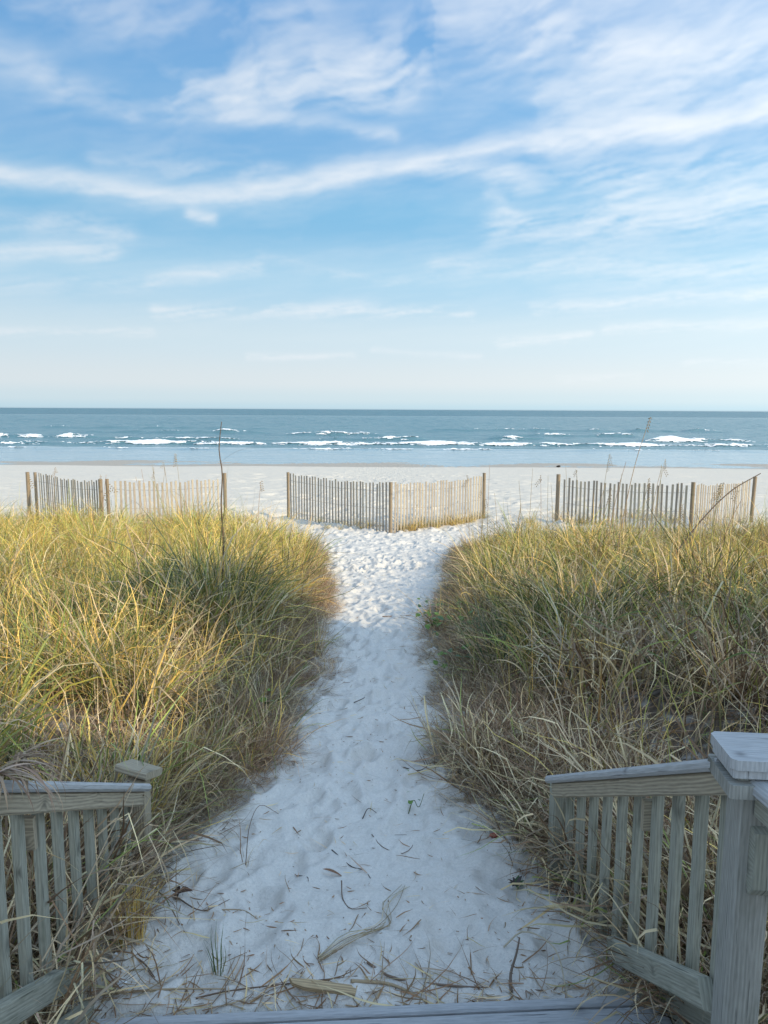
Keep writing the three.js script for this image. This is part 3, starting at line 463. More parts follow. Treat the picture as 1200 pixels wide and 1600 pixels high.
{
  const r = rng(99), q = new THREE.Quaternion(), e = new THREE.Euler(), nrmal = (x, z) => [ground(x - 0.2, z, false) - ground(x + 0.2, z, false), ground(x, z - 0.2, false) - ground(x, z + 0.2, false)];
  const put = (kind, x, z, s, lean = 0, flat = 1) => {
    const [gx, gz] = nrmal(x, z); e.set(gz * 0.8 + (r() - 0.5) * (r() < 0.2 ? 1.1 : 0.42), r() * 6.283, -gx * 0.8 + (r() - 0.5) * (r() < 0.2 ? 1.1 : 0.42) + lean, 'XYZ'); e.order = 'XZY';
    q.setFromEuler(new THREE.Euler(e.x, e.y, e.z, 'XZY')); const sy = s * (0.85 + r() * 0.35) * flat;
    const hue = fbm(x * 1.3 + 3, z * 1.3 + 5, 2), br = (0.62 + 0.62 * r()) * (1 + 0.25 * noise(x * 2.2, z * 2.2)); const MM = (new THREE.Matrix4().compose(V(x, ground(x, z, false) - 0.01, z), q, V(s, sy, s))); MM.tone = [br * (1 + 0.16 * hue), br, br * (1 - 0.1 * hue)]; bins[kind][(r() * VAR) | 0][x < 0 ? 0 : 1].push(MM);
  };
  const choose = (x, z, D, g, left) => {
    const n = fbm(x * 0.9 + 7, z * 0.9, 3), n2 = noise(x * 3, z * 3);
    if (g < 0.26 + 0.2 * n2) return r() < 0.86 ? 'thatch' : left && D > 6.5 ? 'golden' : 'mixed';
    if (left) {
      if (D > 7.2 + 1.2 * n) { const t = r(); return t < 0.5 + 0.3 * n ? 'golden' : t < 0.9 ? 'yellow' : t < 0.95 ? 'green' : 'mixed'; }
      if (g < 0.75 && D < 7) return r() < 0.5 ? 'thatch' : r() < 0.7 ? 'mixed' : 'golden';
      const t = r(); return t < 0.2 - 0.3 * n ? 'green' : t < 0.55 ? 'mixed' : t < 0.8 ? 'yellow' : 'golden';
    }
    if (D > 7.5 + 1.5 * n) { const t = r(); return t < 0.42 + 0.3 * n ? 'golden' : t < 0.62 ? 'yellow' : t < 0.76 ? 'green' : 'mixed'; }
    if (D < 5 + 0.7 * n) { const t = r(); return t < 0.72 ? 'cane' : t < 0.93 ? 'thatch' : 'mixed'; }
    if (g < 0.7) return r() < 0.6 ? 'thatch' : r() < 0.4 ? 'green' : 'mixed';
    const t = r(); return t < 0.2 - 0.2 * n ? 'green' : t < 0.62 ? 'mixed' : t < 0.8 ? 'cane' : t < 0.92 ? 'yellow' : 'golden';
  };
  for (let D = 2.0; D < 15.8; D += 0.16) {
    const den = D < 5 ? 38 : D < 9 ? 28 : 20, half = D * 0.62 + 1.6, n = Math.round(den * 0.16 * half * 2);
    for (let i = 0; i < n; i++) {
      const x = (r() * 2 - 1) * half, z = -(D + r() * 0.16), g = grown(x, z); if (g < -0.05) continue;
      if (D < 3.1 && Math.abs(x) < (x < 0 ? 1.13 : 1.02)) continue;
      const left = x < 0, kind = choose(x, z, D, g, left); const cn = fbm(x * 1.15 + 40, z * 1.15 + 9, 3); if (r() < 0.3 - cn * 0.9) continue; let s = (0.7 + 0.5 * r()) * (1.04 + 0.5 * cn);
      s *= 0.72 + 0.28 * sst(g, 0, 0.7); if (kind === 'thatch' && g < 0.25) s *= 0.8;
      if (left) { s *= 1 + 0.28 * Math.exp(-((x + 1.65) ** 2 + (z + 7) ** 2) / 0.7); if (D > 9) s *= 1.06; if (D < 4) s *= 0.92; } else { if (D > 10) s *= 0.86; if (D < 4.4) s *= 0.72; }
      put(kind, x, z, s, left ? 0.02 : -0.03);
    }
  }
  for (let i = 0; i < 700; i++) { const D = 3.2 + r() * 12, half = D * 0.6 + 1, x = (r() * 2 - 1) * half; if (grown(x, -D) < 0.25) continue; put(r() < 0.7 ? 'wisp' : 'stick', x, -D, 0.75 + 0.4 * r()); }
  // brown mat of dead blades along both edges of the path
  for (let i = 0; i < 1500; i++) { const D = 2.9 + Math.pow(r(), 1.25) * 10.5, left = r() < 0.5, g = -0.05 + r() * 0.5, w = 0.15 * noise(D * 2.7, left ? 4 : 9) + 0.08 * noise(D * 8, left ? 2 : 5), x = left ? edgeL(D) - g + w : edgeR(D) + g - w; if (D < 3.3 && !left && g < 0.1) continue; if (D < 3.1 && left) continue; put('thatch', x, -D, (0.5 + 0.5 * r()) * (g < 0.1 ? 0.6 : 0.95), left ? 0.1 : -0.1); }
  for (let i = 0; i < 130; i++) { const D = 2.9 + r() * 1.5, g = -0.18 + r() * 0.5, x = edgeR(D) + g; put(r() < 0.6 ? 'thatch' : 'cane', x, -D, 0.45 + 0.4 * r(), -0.1); }
  for (let i = 0; i < 60; i++) { const D = 3.05 + r() * 1.3, x = edgeL(D) + 0.12 - r() * 0.4; put(r() < 0.7 ? 'thatch' : 'mixed', x, -D, 0.4 + 0.4 * r(), 0.1); }
  for (let i = 0; i < 620; i++) { const D = 2.95 + Math.pow(r(), 1.3) * 9, left = r() < 0.45, w = 0.16 * noise(D * 2.1, left ? 14 : 19), g = (D > 7 ? -0.08 : -0.2) + r() * 0.3, x = left ? edgeL(D) - g + w : edgeR(D) + g - w; if (D < 3.2) continue; put('thatch', x, -D, 0.4 + 0.35 * r(), 0, 0.4); }
  // dead growth heaped against the outer side of both railings
  for (let i = 0; i < 170; i++) { const D = 1.75 + r() * 1.25, left = i % 2, x = left ? -(1.12 + r() * 0.3) : 0.98 + r() * 0.3 - (D - 1.75) * 0.06; put(r() < 0.65 ? 'thatch' : 'cane', x, -D, 0.6 + 0.35 * r(), left ? -0.1 : 0.1, 1.25); }
  // thin outliers on the sand by the fences
  for (let i = 0; i < 46; i++) { const x = 0.3 + r() * 2.2, z = -(16.75 + (x - 0.2) * 0.82 + (r() - 0.7) * 0.4); put('golden', x, z, 0.35 + 0.45 * r()); }
  for (let i = 0; i < 16; i++) put('golden', -1.6 + r() * 1.5, -(18.2 - r() * 1.4), 0.25 + 0.3 * r());
  for (let i = 0; i < 90; i++) { const x = (r() < 0.5 ? -1 : 1) * (2.8 + r() * 7), z = -(15 + r() * 3.2); put(r() < 0.7 ? 'golden' : 'mixed', x, z, 0.45 + 0.4 * r()); }
  for (const side of [0, 1]) {
    const G = new THREE.Group(); G.name = numbered('dune_grass'); scene.add(G);
    tag(G, side ? 'straw and green dune grass on the mound behind the newel post' : 'golden dune grass on the mound with the tall dark stalk', 'grass', null, 'stuff');
    for (const k in KINDS) for (let v = 0; v < VAR; v++) {
      const L = bins[k][v][side]; if (!L.length) continue;
      const g = KINDS[k].g?.[v] || ((KINDS[k].g ||= [])[v] = tuft(1000 + v * 31 + k.length * 7 + k.charCodeAt(0), KINDS[k].n, KINDS[k]));
      const im = shade(new THREE.InstancedMesh(g, M.dead, L.length)); im.name = k + '_tuft'; im.userData.kind = 'stuff'; L.forEach((m, i) => { im.setMatrixAt(i, m); im.setColorAt(i, rgb(...m.tone)); }); G.add(im);
    }
  }
}

/* ------------------------------------------------------------------ single plants */
function clump(name, label, category, x, z, seed, n, o, group, mat = M.blade) {
  const t = mesh(name, tuft(seed, n, o), mat); t.position.set(x, ground(x, z, false), z); tag(t, label, category, group); return t;
}
const straight = { lean: [0.02, 0.3], bend: [0.1, 0.8] };
clump('grass_clump', 'dark green arching grass clump round the foot of the tall dark stalk', 'grass', -1.55, -6.85, 501, 380, { rad: 0.34, h: [0.6, 1.15], lean: [0.05, 0.5], bend: [0.7, 2.0], w: [0.005, 0.009], mix: [['green', 0.4], ['blue', 0.42], ['straw', 0.1], ['lime', 0.08]] });
clump('grass_clump', 'bluish green grass clump sprawling just before the hump with the stalk', 'grass', -2.0, -6.1, 502, 300, { rad: 0.4, h: [0.5, 1.0], lean: [0.1, 0.8], bend: [0.7, 1.9], w: [0.005, 0.009], mix: [['green', 0.35], ['blue', 0.4], ['straw', 0.15], ['lime', 0.1]] });
clump('grass_clump', 'dark green arching grass clump on the mound behind the newel post', 'grass', 1.72, -6.1, 503, 420, { rad: 0.36, h: [0.6, 1.22], lean: [0.05, 0.5], bend: [0.8, 1.9], w: [0.005, 0.0095], mix: [['green', 0.42], ['blue', 0.36], ['straw', 0.14], ['lime', 0.08]] });
clump('grass_clump', 'leafy green grass clump above the vine at the path edge', 'grass', 1.12, -5.8, 504, 260, { rad: 0.32, h: [0.45, 0.9], lean: [0.05, 0.6], bend: [0.6, 1.8], w: [0.005, 0.009], mix: [['green', 0.36], ['blue', 0.3], ['straw', 0.22], ['ash', 0.12]] });
clump('grass_clump', 'tall yellow-green grass clump rising behind the railing hung with dead grass', 'grass', -2.02, -3.35, 505, 130, { rad: 0.24, h: [0.6, 1.05], lean: [0.02, 0.35], bend: [0.5, 1.9], w: [0.008, 0.016], mix: [['lime', 0.4], ['yell', 0.3], ['straw', 0.22], ['green', 0.08]] });
clump('grass_clump', 'straw coloured grass clump leaning over the short post with a tilted cap', 'grass', -1.22, -3.3, 506, 110, { rad: 0.16, h: [0.35, 0.75], lean: [0.05, 0.6], bend: [0.6, 1.9], w: [0.005, 0.009], mix: [['gold', 0.5], ['straw', 0.35], ['lime', 0.15]] });
clump('grass_tuft', 'small golden tuft of dry grass at the foot of the railing', 'grass', -0.90, -2.44, 507, 120, { rad: 0.055, h: [0.14, 0.30], lean: [0.0, 0.22], bend: [0.0, 0.7], w: [0.003, 0.005], mix: [['gold', 0.6], ['straw', 0.3], ['brown', 0.1]] }, null, M.dead);
clump('grass_seedling', 'thin green grass seedling standing alone in the sand', 'grass', -0.55, -2.28, 508, 16, { rad: 0.02, h: [0.10, 0.2], lean: [0.0, 0.25], bend: [0.0, 0.4], w: [0.0025, 0.004], mix: [['green', 0.75], ['blue', 0.1], ['straw', 0.15]] });
clump('grass_seedling', 'sparse straw seedling with bent blades near the short post', 'grass', -0.61, -3.1, 509, 7, { rad: 0.03, h: [0.12, 0.28], lean: [0.1, 0.5], bend: [0.5, 1.6], w: [0.003, 0.004], mix: [['brown', 0.6], ['straw', 0.4]] }, null, M.dead);
{ const b = new Blades(); b.add([0.98, 0.16, -2.66], Math.PI * 1.02, 1.35, 0.35, 0.3, 0.016, COL.green, 8, 0.3); b.add([0.98, 0.15, -2.64], Math.PI * 0.93, 1.4, 0.3, 0.24, 0.012, [0.09, 0.17, 0.05], 8, 0.3); tag(mesh('broad_leaf', b.geo(), M.blade), 'long green leaf reaching out between the balusters over the sand', 'leaf'); }
// leaves: pointed ovals, folded a little along the midrib
function leafGeo(l, w, fold = 0.25) { const P = [], I = [], n = 6; for (let i = 0; i <= n; i++) { const s = i / n, ww = w * Math.sin(Math.PI * Math.pow(s, 0.8)) * 0.5, y = -0.25 * l * s * s; P.push(-ww, y + ww * fold, s * l, 0, y, s * l, ww, y + ww * fold, s * l); if (i < n) { const o = i * 3; I.push(o, o + 3, o + 1, o + 1, o + 3, o + 4, o + 1, o + 4, o + 2, o + 2, o + 4, o + 5); } } const g = new THREE.BufferGeometry(); g.setAttribute('position', new THREE.Float32BufferAttribute(P, 3)); g.setIndex(I); g.computeVertexNormals(); return g; }
{ const t = thing('rosette_weed', 'small dark purple-green rosette weed flat on the sand', 'weed', [0.57, ground(0.57, -2.92) + 0.012, -2.92]), r = rng(61); const g = leafGeo(0.055, 0.02); for (let i = 0; i < 13; i++) { const m = mesh('leaf', g, i % 3 ? M.purpleLeaf : M.leafDark, t); m.rotation.set(-0.25 - r() * 0.5, i * 2.4, 0, 'YXZ'); m.scale.setScalar(0.55 + r() * 0.5); } }
function vine(label, x, z, n, spread, size, seed) {
  const r = rng(seed), t = thing('beach_vine', label, 'vine', [x, ground(x, z), z], 'green vines at the path edge'); const g = leafGeo(size, size * 0.85, 0.12);
  const pts = [V(-spread, 0.02, 0.05), V(-spread * 0.3, 0.04, -0.05), V(spread * 0.3, 0.06, 0.06), V(spread, 0.1, 0)]; mesh('stem', paint(tube(pts, 0.003, 0.002, 12, 4), [0.12, 0.13, 0.05]), M.dead, t);
  for (let i = 0; i < n; i++) { const m = mesh('leaf', g, r() < 0.6 ? M.leaf : M.leafDark, t); m.position.set((r() - 0.5) * 2 * spread, 0.03 + r() * 0.2, (r() - 0.5) * spread * 1.4); m.rotation.set(-0.9 + r() * 1.2, r() * 6.28, (r() - 0.5) * 1.2, 'YXZ'); m.scale.setScalar(0.6 + r() * 0.6); }
}
vine('bright green leafy vine creeping from the grass onto the path, beyond the crossing twig', 0.62, -7.7, 34, 0.24, 0.06, 71); vine('round-leaved vine creeping onto the path under the dark grass', 0.66, -6.95, 38, 0.24, 0.07, 72); vine('small leafy vine low on the path edge with reddish stems beside it', 0.58, -5.95, 28, 0.18, 0.055, 73); vine('tiny leafy sprig at the foot of the golden bank', -0.80, -4.75, 8, 0.06, 0.045, 74); vine('tiny green sprig alone on the bare path', 0.17, -3.54, 5, 0.04, 0.025, 75);

// standing stalks
function stalk(name, label, pts, r0, r1, col, group, extra) { const O = pts[0], t = thing(name, label, 'stalk', O.toArray(), group); mesh('stem', paint(tube(pts.map((p) => p.clone().sub(O)), r0, r1, 20, 6), col), M.dead, t); if (extra) extra(t, O); return t; }
stalk('dead_stalk', 'tall dark dead stalk standing up from the golden mound', [V(-1.56, 0.15, -7), V(-1.53, 0.75, -7), V(-1.545, 1.1, -7.01), V(-1.525, 1.4, -7), V(-1.55, 1.62, -7), V(-1.52, 1.88, -7)], 0.012, 0.0035, [0.13, 0.085, 0.05], null, (t, O) => {
  const b = new Blades(); b.add([0.03, 1.36, 0], 0.1, 0.9, 1.2, 0.52, 0.008, [0.12, 0.08, 0.05], 9, 0.3); b.add([0.01, 0.75, 0.01], 3.0, 0.12, 0.1, 0.3, 0.02, [0.14, 0.09, 0.055], 5, 0.2); b.add([0.0, 0.55, 0.01], 0.4, 0.1, 0.2, 0.42, 0.022, [0.10, 0.065, 0.04], 5, 0.2); mesh('dead_leaf', b.geo(), M.dead, t); });
stalk('dead_stalk', 'long dark stalk slanting up out of the grass before the fence', [V(2.55, 0.05, -7.3), V(2.85, 0.35, -7.5), V(3.3, 0.85, -7.7), V(3.7, 1.16, -7.9), V(4.05, 1.34, -8)], 0.010, 0.005, [0.12, 0.085, 0.06], null, (t) => { const b = new Blades(); b.add([0.75, 0.8, -0.4], 2.4, 0.6, 0.9, 0.3, 0.008, [0.2, 0.14, 0.09], 6, 0.6, 0, 0.4); b.add([0.3, 0.3, -0.2], 3.4, 0.5, 0.8, 0.26, 0.009, [0.2, 0.14, 0.09], 6, 0.6, 0, 0.4); mesh('dead_leaf', b.geo(), M.dead, t); });
stalk('dead_stalk', 'bare pale forked stalk poking from the golden grass near the tall dark one', [V(-2.02, 0.1, -6), V(-2.0, 0.5, -6), V(-2.03, 0.75, -6.02), V(-2.12, 1.05, -6.05)], 0.013, 0.004, [0.36, 0.27, 0.17], null, (t) => mesh('branch', paint(tube([V(0.0, 0.62, 0), V(0.09, 0.76, 0.02), V(0.13, 0.94, 0.03)], 0.006, 0.003, 8, 5), [0.36, 0.27, 0.17]), M.dead, t));
{ // sea oats: thin stems with a few hanging seed spikes, seen against the beach
  const r = rng(313), G = 'thin seed stalks rising above the dune grass';
  const spike = (() => { const L = []; for (let i = 0; i < 9; i++) { const g = new THREE.SphereGeometry(0.011, 5, 4); g.scale(0.55, 1.5, 0.35); g.rotateZ((i % 2 ? 1 : -1) * 0.9); g.translate((i % 2 ? 1 : -1) * 0.016, -i * 0.018, 0); L.push(g); } return paint(mergeGeometries(L), [0.30, 0.22, 0.13]); })();
  const oat = (x, z, top, dx, dz, w, spk) => { const y = ground(x, z, false); stalk('seed_stalk', x < 0 ? 'thin dry seed stalk rising above the golden mound against the beach' : x < 3.3 ? 'thin dry seed stalk in the gap between two fences' : 'thin dry seed stalk before the fence with the slanting stalk', [V(x, y, z), V(x + dx * 0.25, lerp(y, top, 0.4), z + dz * 0.25), V(x + dx * 0.6, lerp(y, top, 0.75), z + dz * 0.6), V(x + dx, top, z + dz)], w, w * 0.4, [0.30 + r() * 0.1, 0.23 + r() * 0.06, 0.14], G, (t) => { for (let k = 0; k < spk; k++) { const m = mesh('seed_spike', spike, M.dead, t); m.position.set(dx * (1 - k * 0.04), top - y - k * 0.07, dz); m.rotation.set(r() - 0.5, r() * 6, (r() - 0.5) * 1.2); m.scale.setScalar(0.6 + r() * 0.5); } }); };
  for (let i = 0; i < 22; i++) { const z = -(9 + r() * 5); oat(-(1.9 + r() * 6.5) * -z / 13, z, 0.55 + r() * 0.75, (r() - 0.5) * 0.3, (r() - 0.5) * 0.2, 0.0055, r() < 0.45 ? 2 : 0); }
  for (let i = 0; i < 14; i++) { const z = -(10 + r() * 3.5); oat((1.5 + r() * 2) * -z / 13, z, 0.55 + r() * 0.6, (r() - 0.5) * 0.25, 0, 0.0055, r() < 0.5 ? 2 : 0); }
  for (let i = 0; i < 30; i++) { const z = -(8 + r() * 5); oat((3.6 + r() * 4.2) * -z / 13, z, 0.6 + r() * 0.8, (r() - 0.35) * 0.5, (r() - 0.5) * 0.2, 0.0058, r() < 0.5 ? 3 : 0); }
  oat(2.5, -8, 1.93, 0.33, 0, 0.006, 1);
}
// broad-leaved reed grass on the near right mound
function reed(x, z, h, lean, seed, label) {
  const r = rng(seed), t = thing('reed_plant', label, 'reed', [x, ground(x, z, false), z]), p = [V(0, 0, 0), V(lean * 0.3, h * 0.4, 0), V(lean * 0.7, h * 0.75, -0.02), V(lean, h, -0.04)]; const c = new THREE.CatmullRomCurve3(p);
  mesh('stem', paint(tube(p, 0.006, 0.003, 12, 6), [0.30, 0.26, 0.12]), M.dead, t);
  for (let i = 0; i < 7; i++) { const s = 0.25 + i * 0.115, o = c.getPointAt(s), key = r() < 0.45 ? 'green' : r() < 0.6 ? 'lime' : 'straw', b = new Blades(); b.add(o.toArray(), (i % 2 ? 0.3 : 3.4) + (r() - 0.5), 0.25 + r() * 0.5, 0.6 + r() * 1.3, 0.22 + r() * 0.24, 0.014 + r() * 0.012, tint(COL[key], r, 0.2), 7, (r() - 0.5) * 1.4, r() < 0.2 ? 0.9 : 0); mesh('leaf', b.geo(), M.blade, t); }
}
reed(1.22, -4.0, 0.62, 0.16, 601, 'leafy reed with an orange stem in the dead grass behind the mossy railing'); reed(1.62, -4.2, 0.62, 0.1, 602, 'green leafy reed in the dead grass above the newel cap'); reed(1.86, -3.9, 0.55, -0.1, 603, 'pale leafy reed standing behind the newel cap'); reed(1.5, -5.0, 0.72, 0.1, 604, 'tall reed with blue-green leaves below the dark green clump'); reed(2.25, -4.6, 0.6, 0.15, 605, 'short leafy reed in the straw beyond the landing railing'); reed(1.0, -4.6, 0.5, -0.12, 606, 'thin reed leaning to the path over the brown mat');
{ const b = new Blades(), r = rng(620); b.add([1.2, 0.28, -3.95], 5.0, 0.12, 0.5, 0.48, 0.012, [0.36, 0.2, 0.07], 8, 1.2, 0, 0.4); tag(mesh('reed_leaf', b.geo(), M.blade), 'upright orange-brown reed leaf in the dead grass', 'leaf'); }

/* ------------------------------------------------------------------ dead stalks and litter on the sand */
function lying(label, pts, r0, r1, col, lift = [0, 0, 0, 0, 0, 0], name = 'dry_stalk', wob = 0.5) {
  const P = []; pts.forEach(([x, z], i) => P.push(V(x, ground(x, z) + r0 * 0.7 + (lift[i] || 0), z)));
  if (P.length === 2) { const m = P[0].clone().lerp(P[1], 0.5); m.x += 0.02; m.y += 0.006; P.splice(1, 0, m); }
  return tag(mesh(name, paint(tube(P, r0 * 0.72, r1 * 0.7, 14, 5), col), M.dead), label, 'stalk');
}
const TAN = [0.40, 0.30, 0.19], BRN = [0.16, 0.105, 0.07], PAL = [0.5, 0.42, 0.3], DRK = [0.07, 0.05, 0.04];
lying('curved dark twig lying on the mid path before the bare sand', [[-0.23, -3.15], [-0.13, -3.04], [-0.08, -3.01], [-0.05, -2.94]], 0.004, 0.002, DRK);
lying('thin looping stem curled on the sand beside the curved dark twig', [[-0.05, -3.28], [0.0, -3.19], [0.09, -3.14], [0.14, -3.2], [0.13, -3.3], [0.06, -3.36]], 0.003, 0.0015, BRN);
lying('short dark twig near the flat brown bark chip', [[-0.37, -2.98], [-0.31, -2.89]], 0.004, 0.002, DRK);
lying('bent brown stem with a hooked end on open sand', [[-0.17, -2.88], [-0.155, -2.74], [-0.12, -2.68], [-0.06, -2.69]], 0.004, 0.002, BRN, [0.03, 0, 0, 0]);
lying('small dark arched stem low on the path', [[-0.1, -3.47], [-0.07, -3.51], [-0.03, -3.49]], 0.004, 0.002, DRK, [0, 0.015, 0]);
lying('stout brown stalk lying along the edge of the step', [[-0.1, -2.2], [0.03, -2.23], [0.15, -2.15]], 0.009, 0.005, TAN);
lying('long grey root lying beside the step under the pale arch', [[-0.05, -2.33], [0.03, -2.27], [0.22, -2.22], [0.53, -2.2]], 0.007, 0.004, [0.22, 0.16, 0.12]);
lying('long thin stalk along the step beside the split wood', [[-0.6, -2.17], [-0.51, -2.19], [-0.31, -2.22], [-0.08, -2.24]], 0.004, 0.002, BRN);
lying('pale stalk arching out of the litter by the step', [[0.43, -2.40], [0.50, -2.42], [0.59, -2.33], [0.60, -2.16]], 0.0045, 0.003, PAL, [0, 0.045, 0.05, 0]);
lying('thick dark root standing up under the pale arch', [[0.42, -2.18], [0.43, -2.25], [0.46, -2.32], [0.49, -2.42]], 0.008, 0.004, [0.16, 0.115, 0.085], [0, 0.02, 0.035, 0.02]);
lying('brown twig beside the crumpled dead leaf', [[-0.84, -2.76], [-0.69, -2.64], [-0.61, -2.74]], 0.005, 0.002, BRN, [0, 0.005, 0.03]);
lying('straw coloured twig running on from the dead leaf', [[-0.69, -2.65], [-0.55, -2.67], [-0.47, -2.58]], 0.005, 0.002, TAN);
lying('long pale stem arching from the grass edge beyond the short post', [[-0.88, -3.66], [-0.87, -3.92], [-0.74, -4.1]], 0.005, 0.003, PAL, [0, 0.05, 0]);
lying('slender stem bent over in a hoop near the sparse seedling', [[-0.61, -3.08], [-0.61, -3.2], [-0.58, -3.32], [-0.5, -3.36]], 0.003, 0.0015, BRN, [0, 0.08, 0.12, 0.06]);
lying('short upright straw stick near the railing foot', [[-0.91, -2.9], [-0.9, -3.02]], 0.004, 0.002, TAN, [0, 0.05]);
lying('stick pointing from the golden tuft to the step', [[-0.91, -2.36], [-0.76, -2.26]], 0.006, 0.003, BRN);
lying('long straw curving down from the golden tuft', [[-0.89, -2.42], [-0.82, -2.25], [-0.74, -2.17]], 0.004, 0.002, TAN, [0.08, 0.03, 0]);
lying('bundle of brown straw stalks along the step below the golden tuft', [[-0.91, -2.16], [-0.69, -2.18], [-0.51, -2.2]], 0.007, 0.003, TAN);
lying('thin dark twig lying across the far path', [[-0.01, -7.79], [0.25, -7.89], [0.55, -7.83]], 0.008, 0.004, BRN);
lying('small curved twig where the path narrows', [[0.12, -4.03], [0.2, -3.97], [0.27, -4.06]], 0.005, 0.002, DRK);
lying('brown stem curving out of the brown mat onto the sand', [[0.30, -4.3], [0.40, -4.09], [0.58, -4.09]], 0.005, 0.002, BRN);
lying('pale branching stem resting on the brown mat', [[0.62, -4.33], [0.77, -4.5], [0.98, -4.63]], 0.006, 0.003, PAL, [0.06, 0.10, 0.05]);
lying('pale looped stalk lying at the foot of the golden bank', [[-0.76, -5.1], [-0.77, -5.48], [-0.6, -5.54], [-0.52, -5.4]], 0.007, 0.004, PAL, [0.02, 0.02, 0.02]);
lying('pale hooked stalk curling onto the path beside the looped one', [[-0.6, -5.28], [-0.55, -5.0], [-0.65, -4.82]], 0.007, 0.004, PAL, [0.02, 0.02, 0.02]);
lying('short dark twig in the middle of the path', [[-0.21, -5.16], [-0.14, -5.4]], 0.005, 0.003, DRK);
{ // sheaf of straw on the open sand
  const t = thing('straw_sheaf', 'loose sheaf of straw lying on open sand above the step', 'straw', [0, ground(0, -2.53), -2.53]), r = rng(81), main = [[-0.21, -2.32], [-0.11, -2.44], [0.01, -2.53], [0.03, -2.68], [0.08, -2.83]];
  for (let i = 0; i < 9; i++) { const k = 3 + ((r() * 3) | 0), P = main.slice(0, k).map(([x, z], j) => { const X = x + (r() - 0.5) * 0.03 * (1 + j * 0.4), Z = z + (r() - 0.5) * 0.03; return V(X, ground(X, Z) + 0.006 + r() * 0.018 - t.position.y, Z + 2.53); }); mesh('straw', paint(tube(P, 0.0019, 0.0011, 12, 4), tint(i % 3 ? TAN : PAL, r)), M.dead, t); }
}
{ // split piece of wood, bark chip, scraps
  const sh = new THREE.Shape([[-0.10, -0.006], [-0.06, -0.016], [0.02, -0.017], [0.105, -0.02], [0.11, 0.012], [0.04, 0.012], [-0.04, 0.014], [-0.112, 0.008]].map((p) => new THREE.Vector2(...p)));
  const g = new THREE.ExtrudeGeometry(sh, { depth: 0.014, bevelEnabled: true, bevelSize: 0.002, bevelThickness: 0.002, bevelSegments: 1 }); g.rotateX(-Math.PI / 2); const u = g.attributes.uv; for (let i = 0; i < u.count; i++) u.setXY(i, u.getX(i), u.getY(i) * 1.2);
  const m = tag(mesh('split_wood', g, M.splinter), 'flat split piece of pale wood lying by the step', 'wood'); m.position.set(-0.19, ground(-0.19, -2.2) + 0.004, -2.19); m.rotation.set(0.15, -0.1, -0.05);
  const c = tag(mesh('bark_chip', (() => { const g = leafGeo(0.10, 0.018, 0.5); return g; })(), std({ color: rgb(0.22, 0.12, 0.07), roughness: 0.9, side: THREE.DoubleSide })), 'flat brown bark chip on the open sand', 'bark'); c.position.set(-0.26, ground(-0.26, -2.98) + 0.02, -2.98); c.rotation.set(0.1, Math.PI / 2 - 0.1, 0, 'YXZ');
  const red = new THREE.IcosahedronGeometry(0.022, 2), rp = red.attributes.position; for (let i = 0; i < rp.count; i++) { const s = 1 + 0.25 * noise(rp.getX(i) * 50, rp.getY(i) * 50 + rp.getZ(i) * 40); rp.setXYZ(i, rp.getX(i) * s, Math.max(-0.01, rp.getY(i) * 0.55 * s), rp.getZ(i) * 0.6 * s); } red.computeVertexNormals();
  const k = tag(mesh('red_scrap', red, M.red), 'small red scrap lying under the grass by the mossy railing', 'scrap'); k.position.set(0.53, ground(0.53, -3.3) + 0.014, -3.3);
  const dl = thing('dead_leaf', 'crumpled dark dead leaf on the sand', 'leaf', [-0.82, ground(-0.82, -2.77) + 0.012, -2.77]); const lg = leafGeo(0.055, 0.035, 0.8); for (let i = 0; i < 3; i++) { const q = mesh('leaf_lobe', lg, M.deadLeaf, dl); q.rotation.set(-0.4 + i * 0.2, i * 1.9, 0.4 - i * 0.3, 'YXZ'); }
  const scrap = (label, x, z, s, ry) => { const g = new THREE.BufferGeometry(); g.setAttribute('position', new THREE.Float32BufferAttribute([-0.012, 0, 0.004, 0.011, 0.004, 0.007, 0.014, 0.006, -0.004, -0.006, 0.008, -0.008, 0.002, 0.012, 0], 3)); g.setIndex([0, 1, 4, 1, 2, 4, 2, 3, 4, 3, 0, 4, 0, 3, 2, 0, 2, 1]); const n = g.toNonIndexed(); n.computeVertexNormals(); const m = tag(mesh('paper_scrap', n, M.white), label, 'scrap'); m.scale.setScalar(s); m.position.set(x, ground(x, z) + 0.003, z); m.rotation.y = ry; };
  scrap('tiny white paper scrap beside the golden tuft', -0.91, -2.31, 0.9, 1.2); scrap('white paper scrap in the straw by the step', -0.85, -2.2, 1.3, 0.3);
}
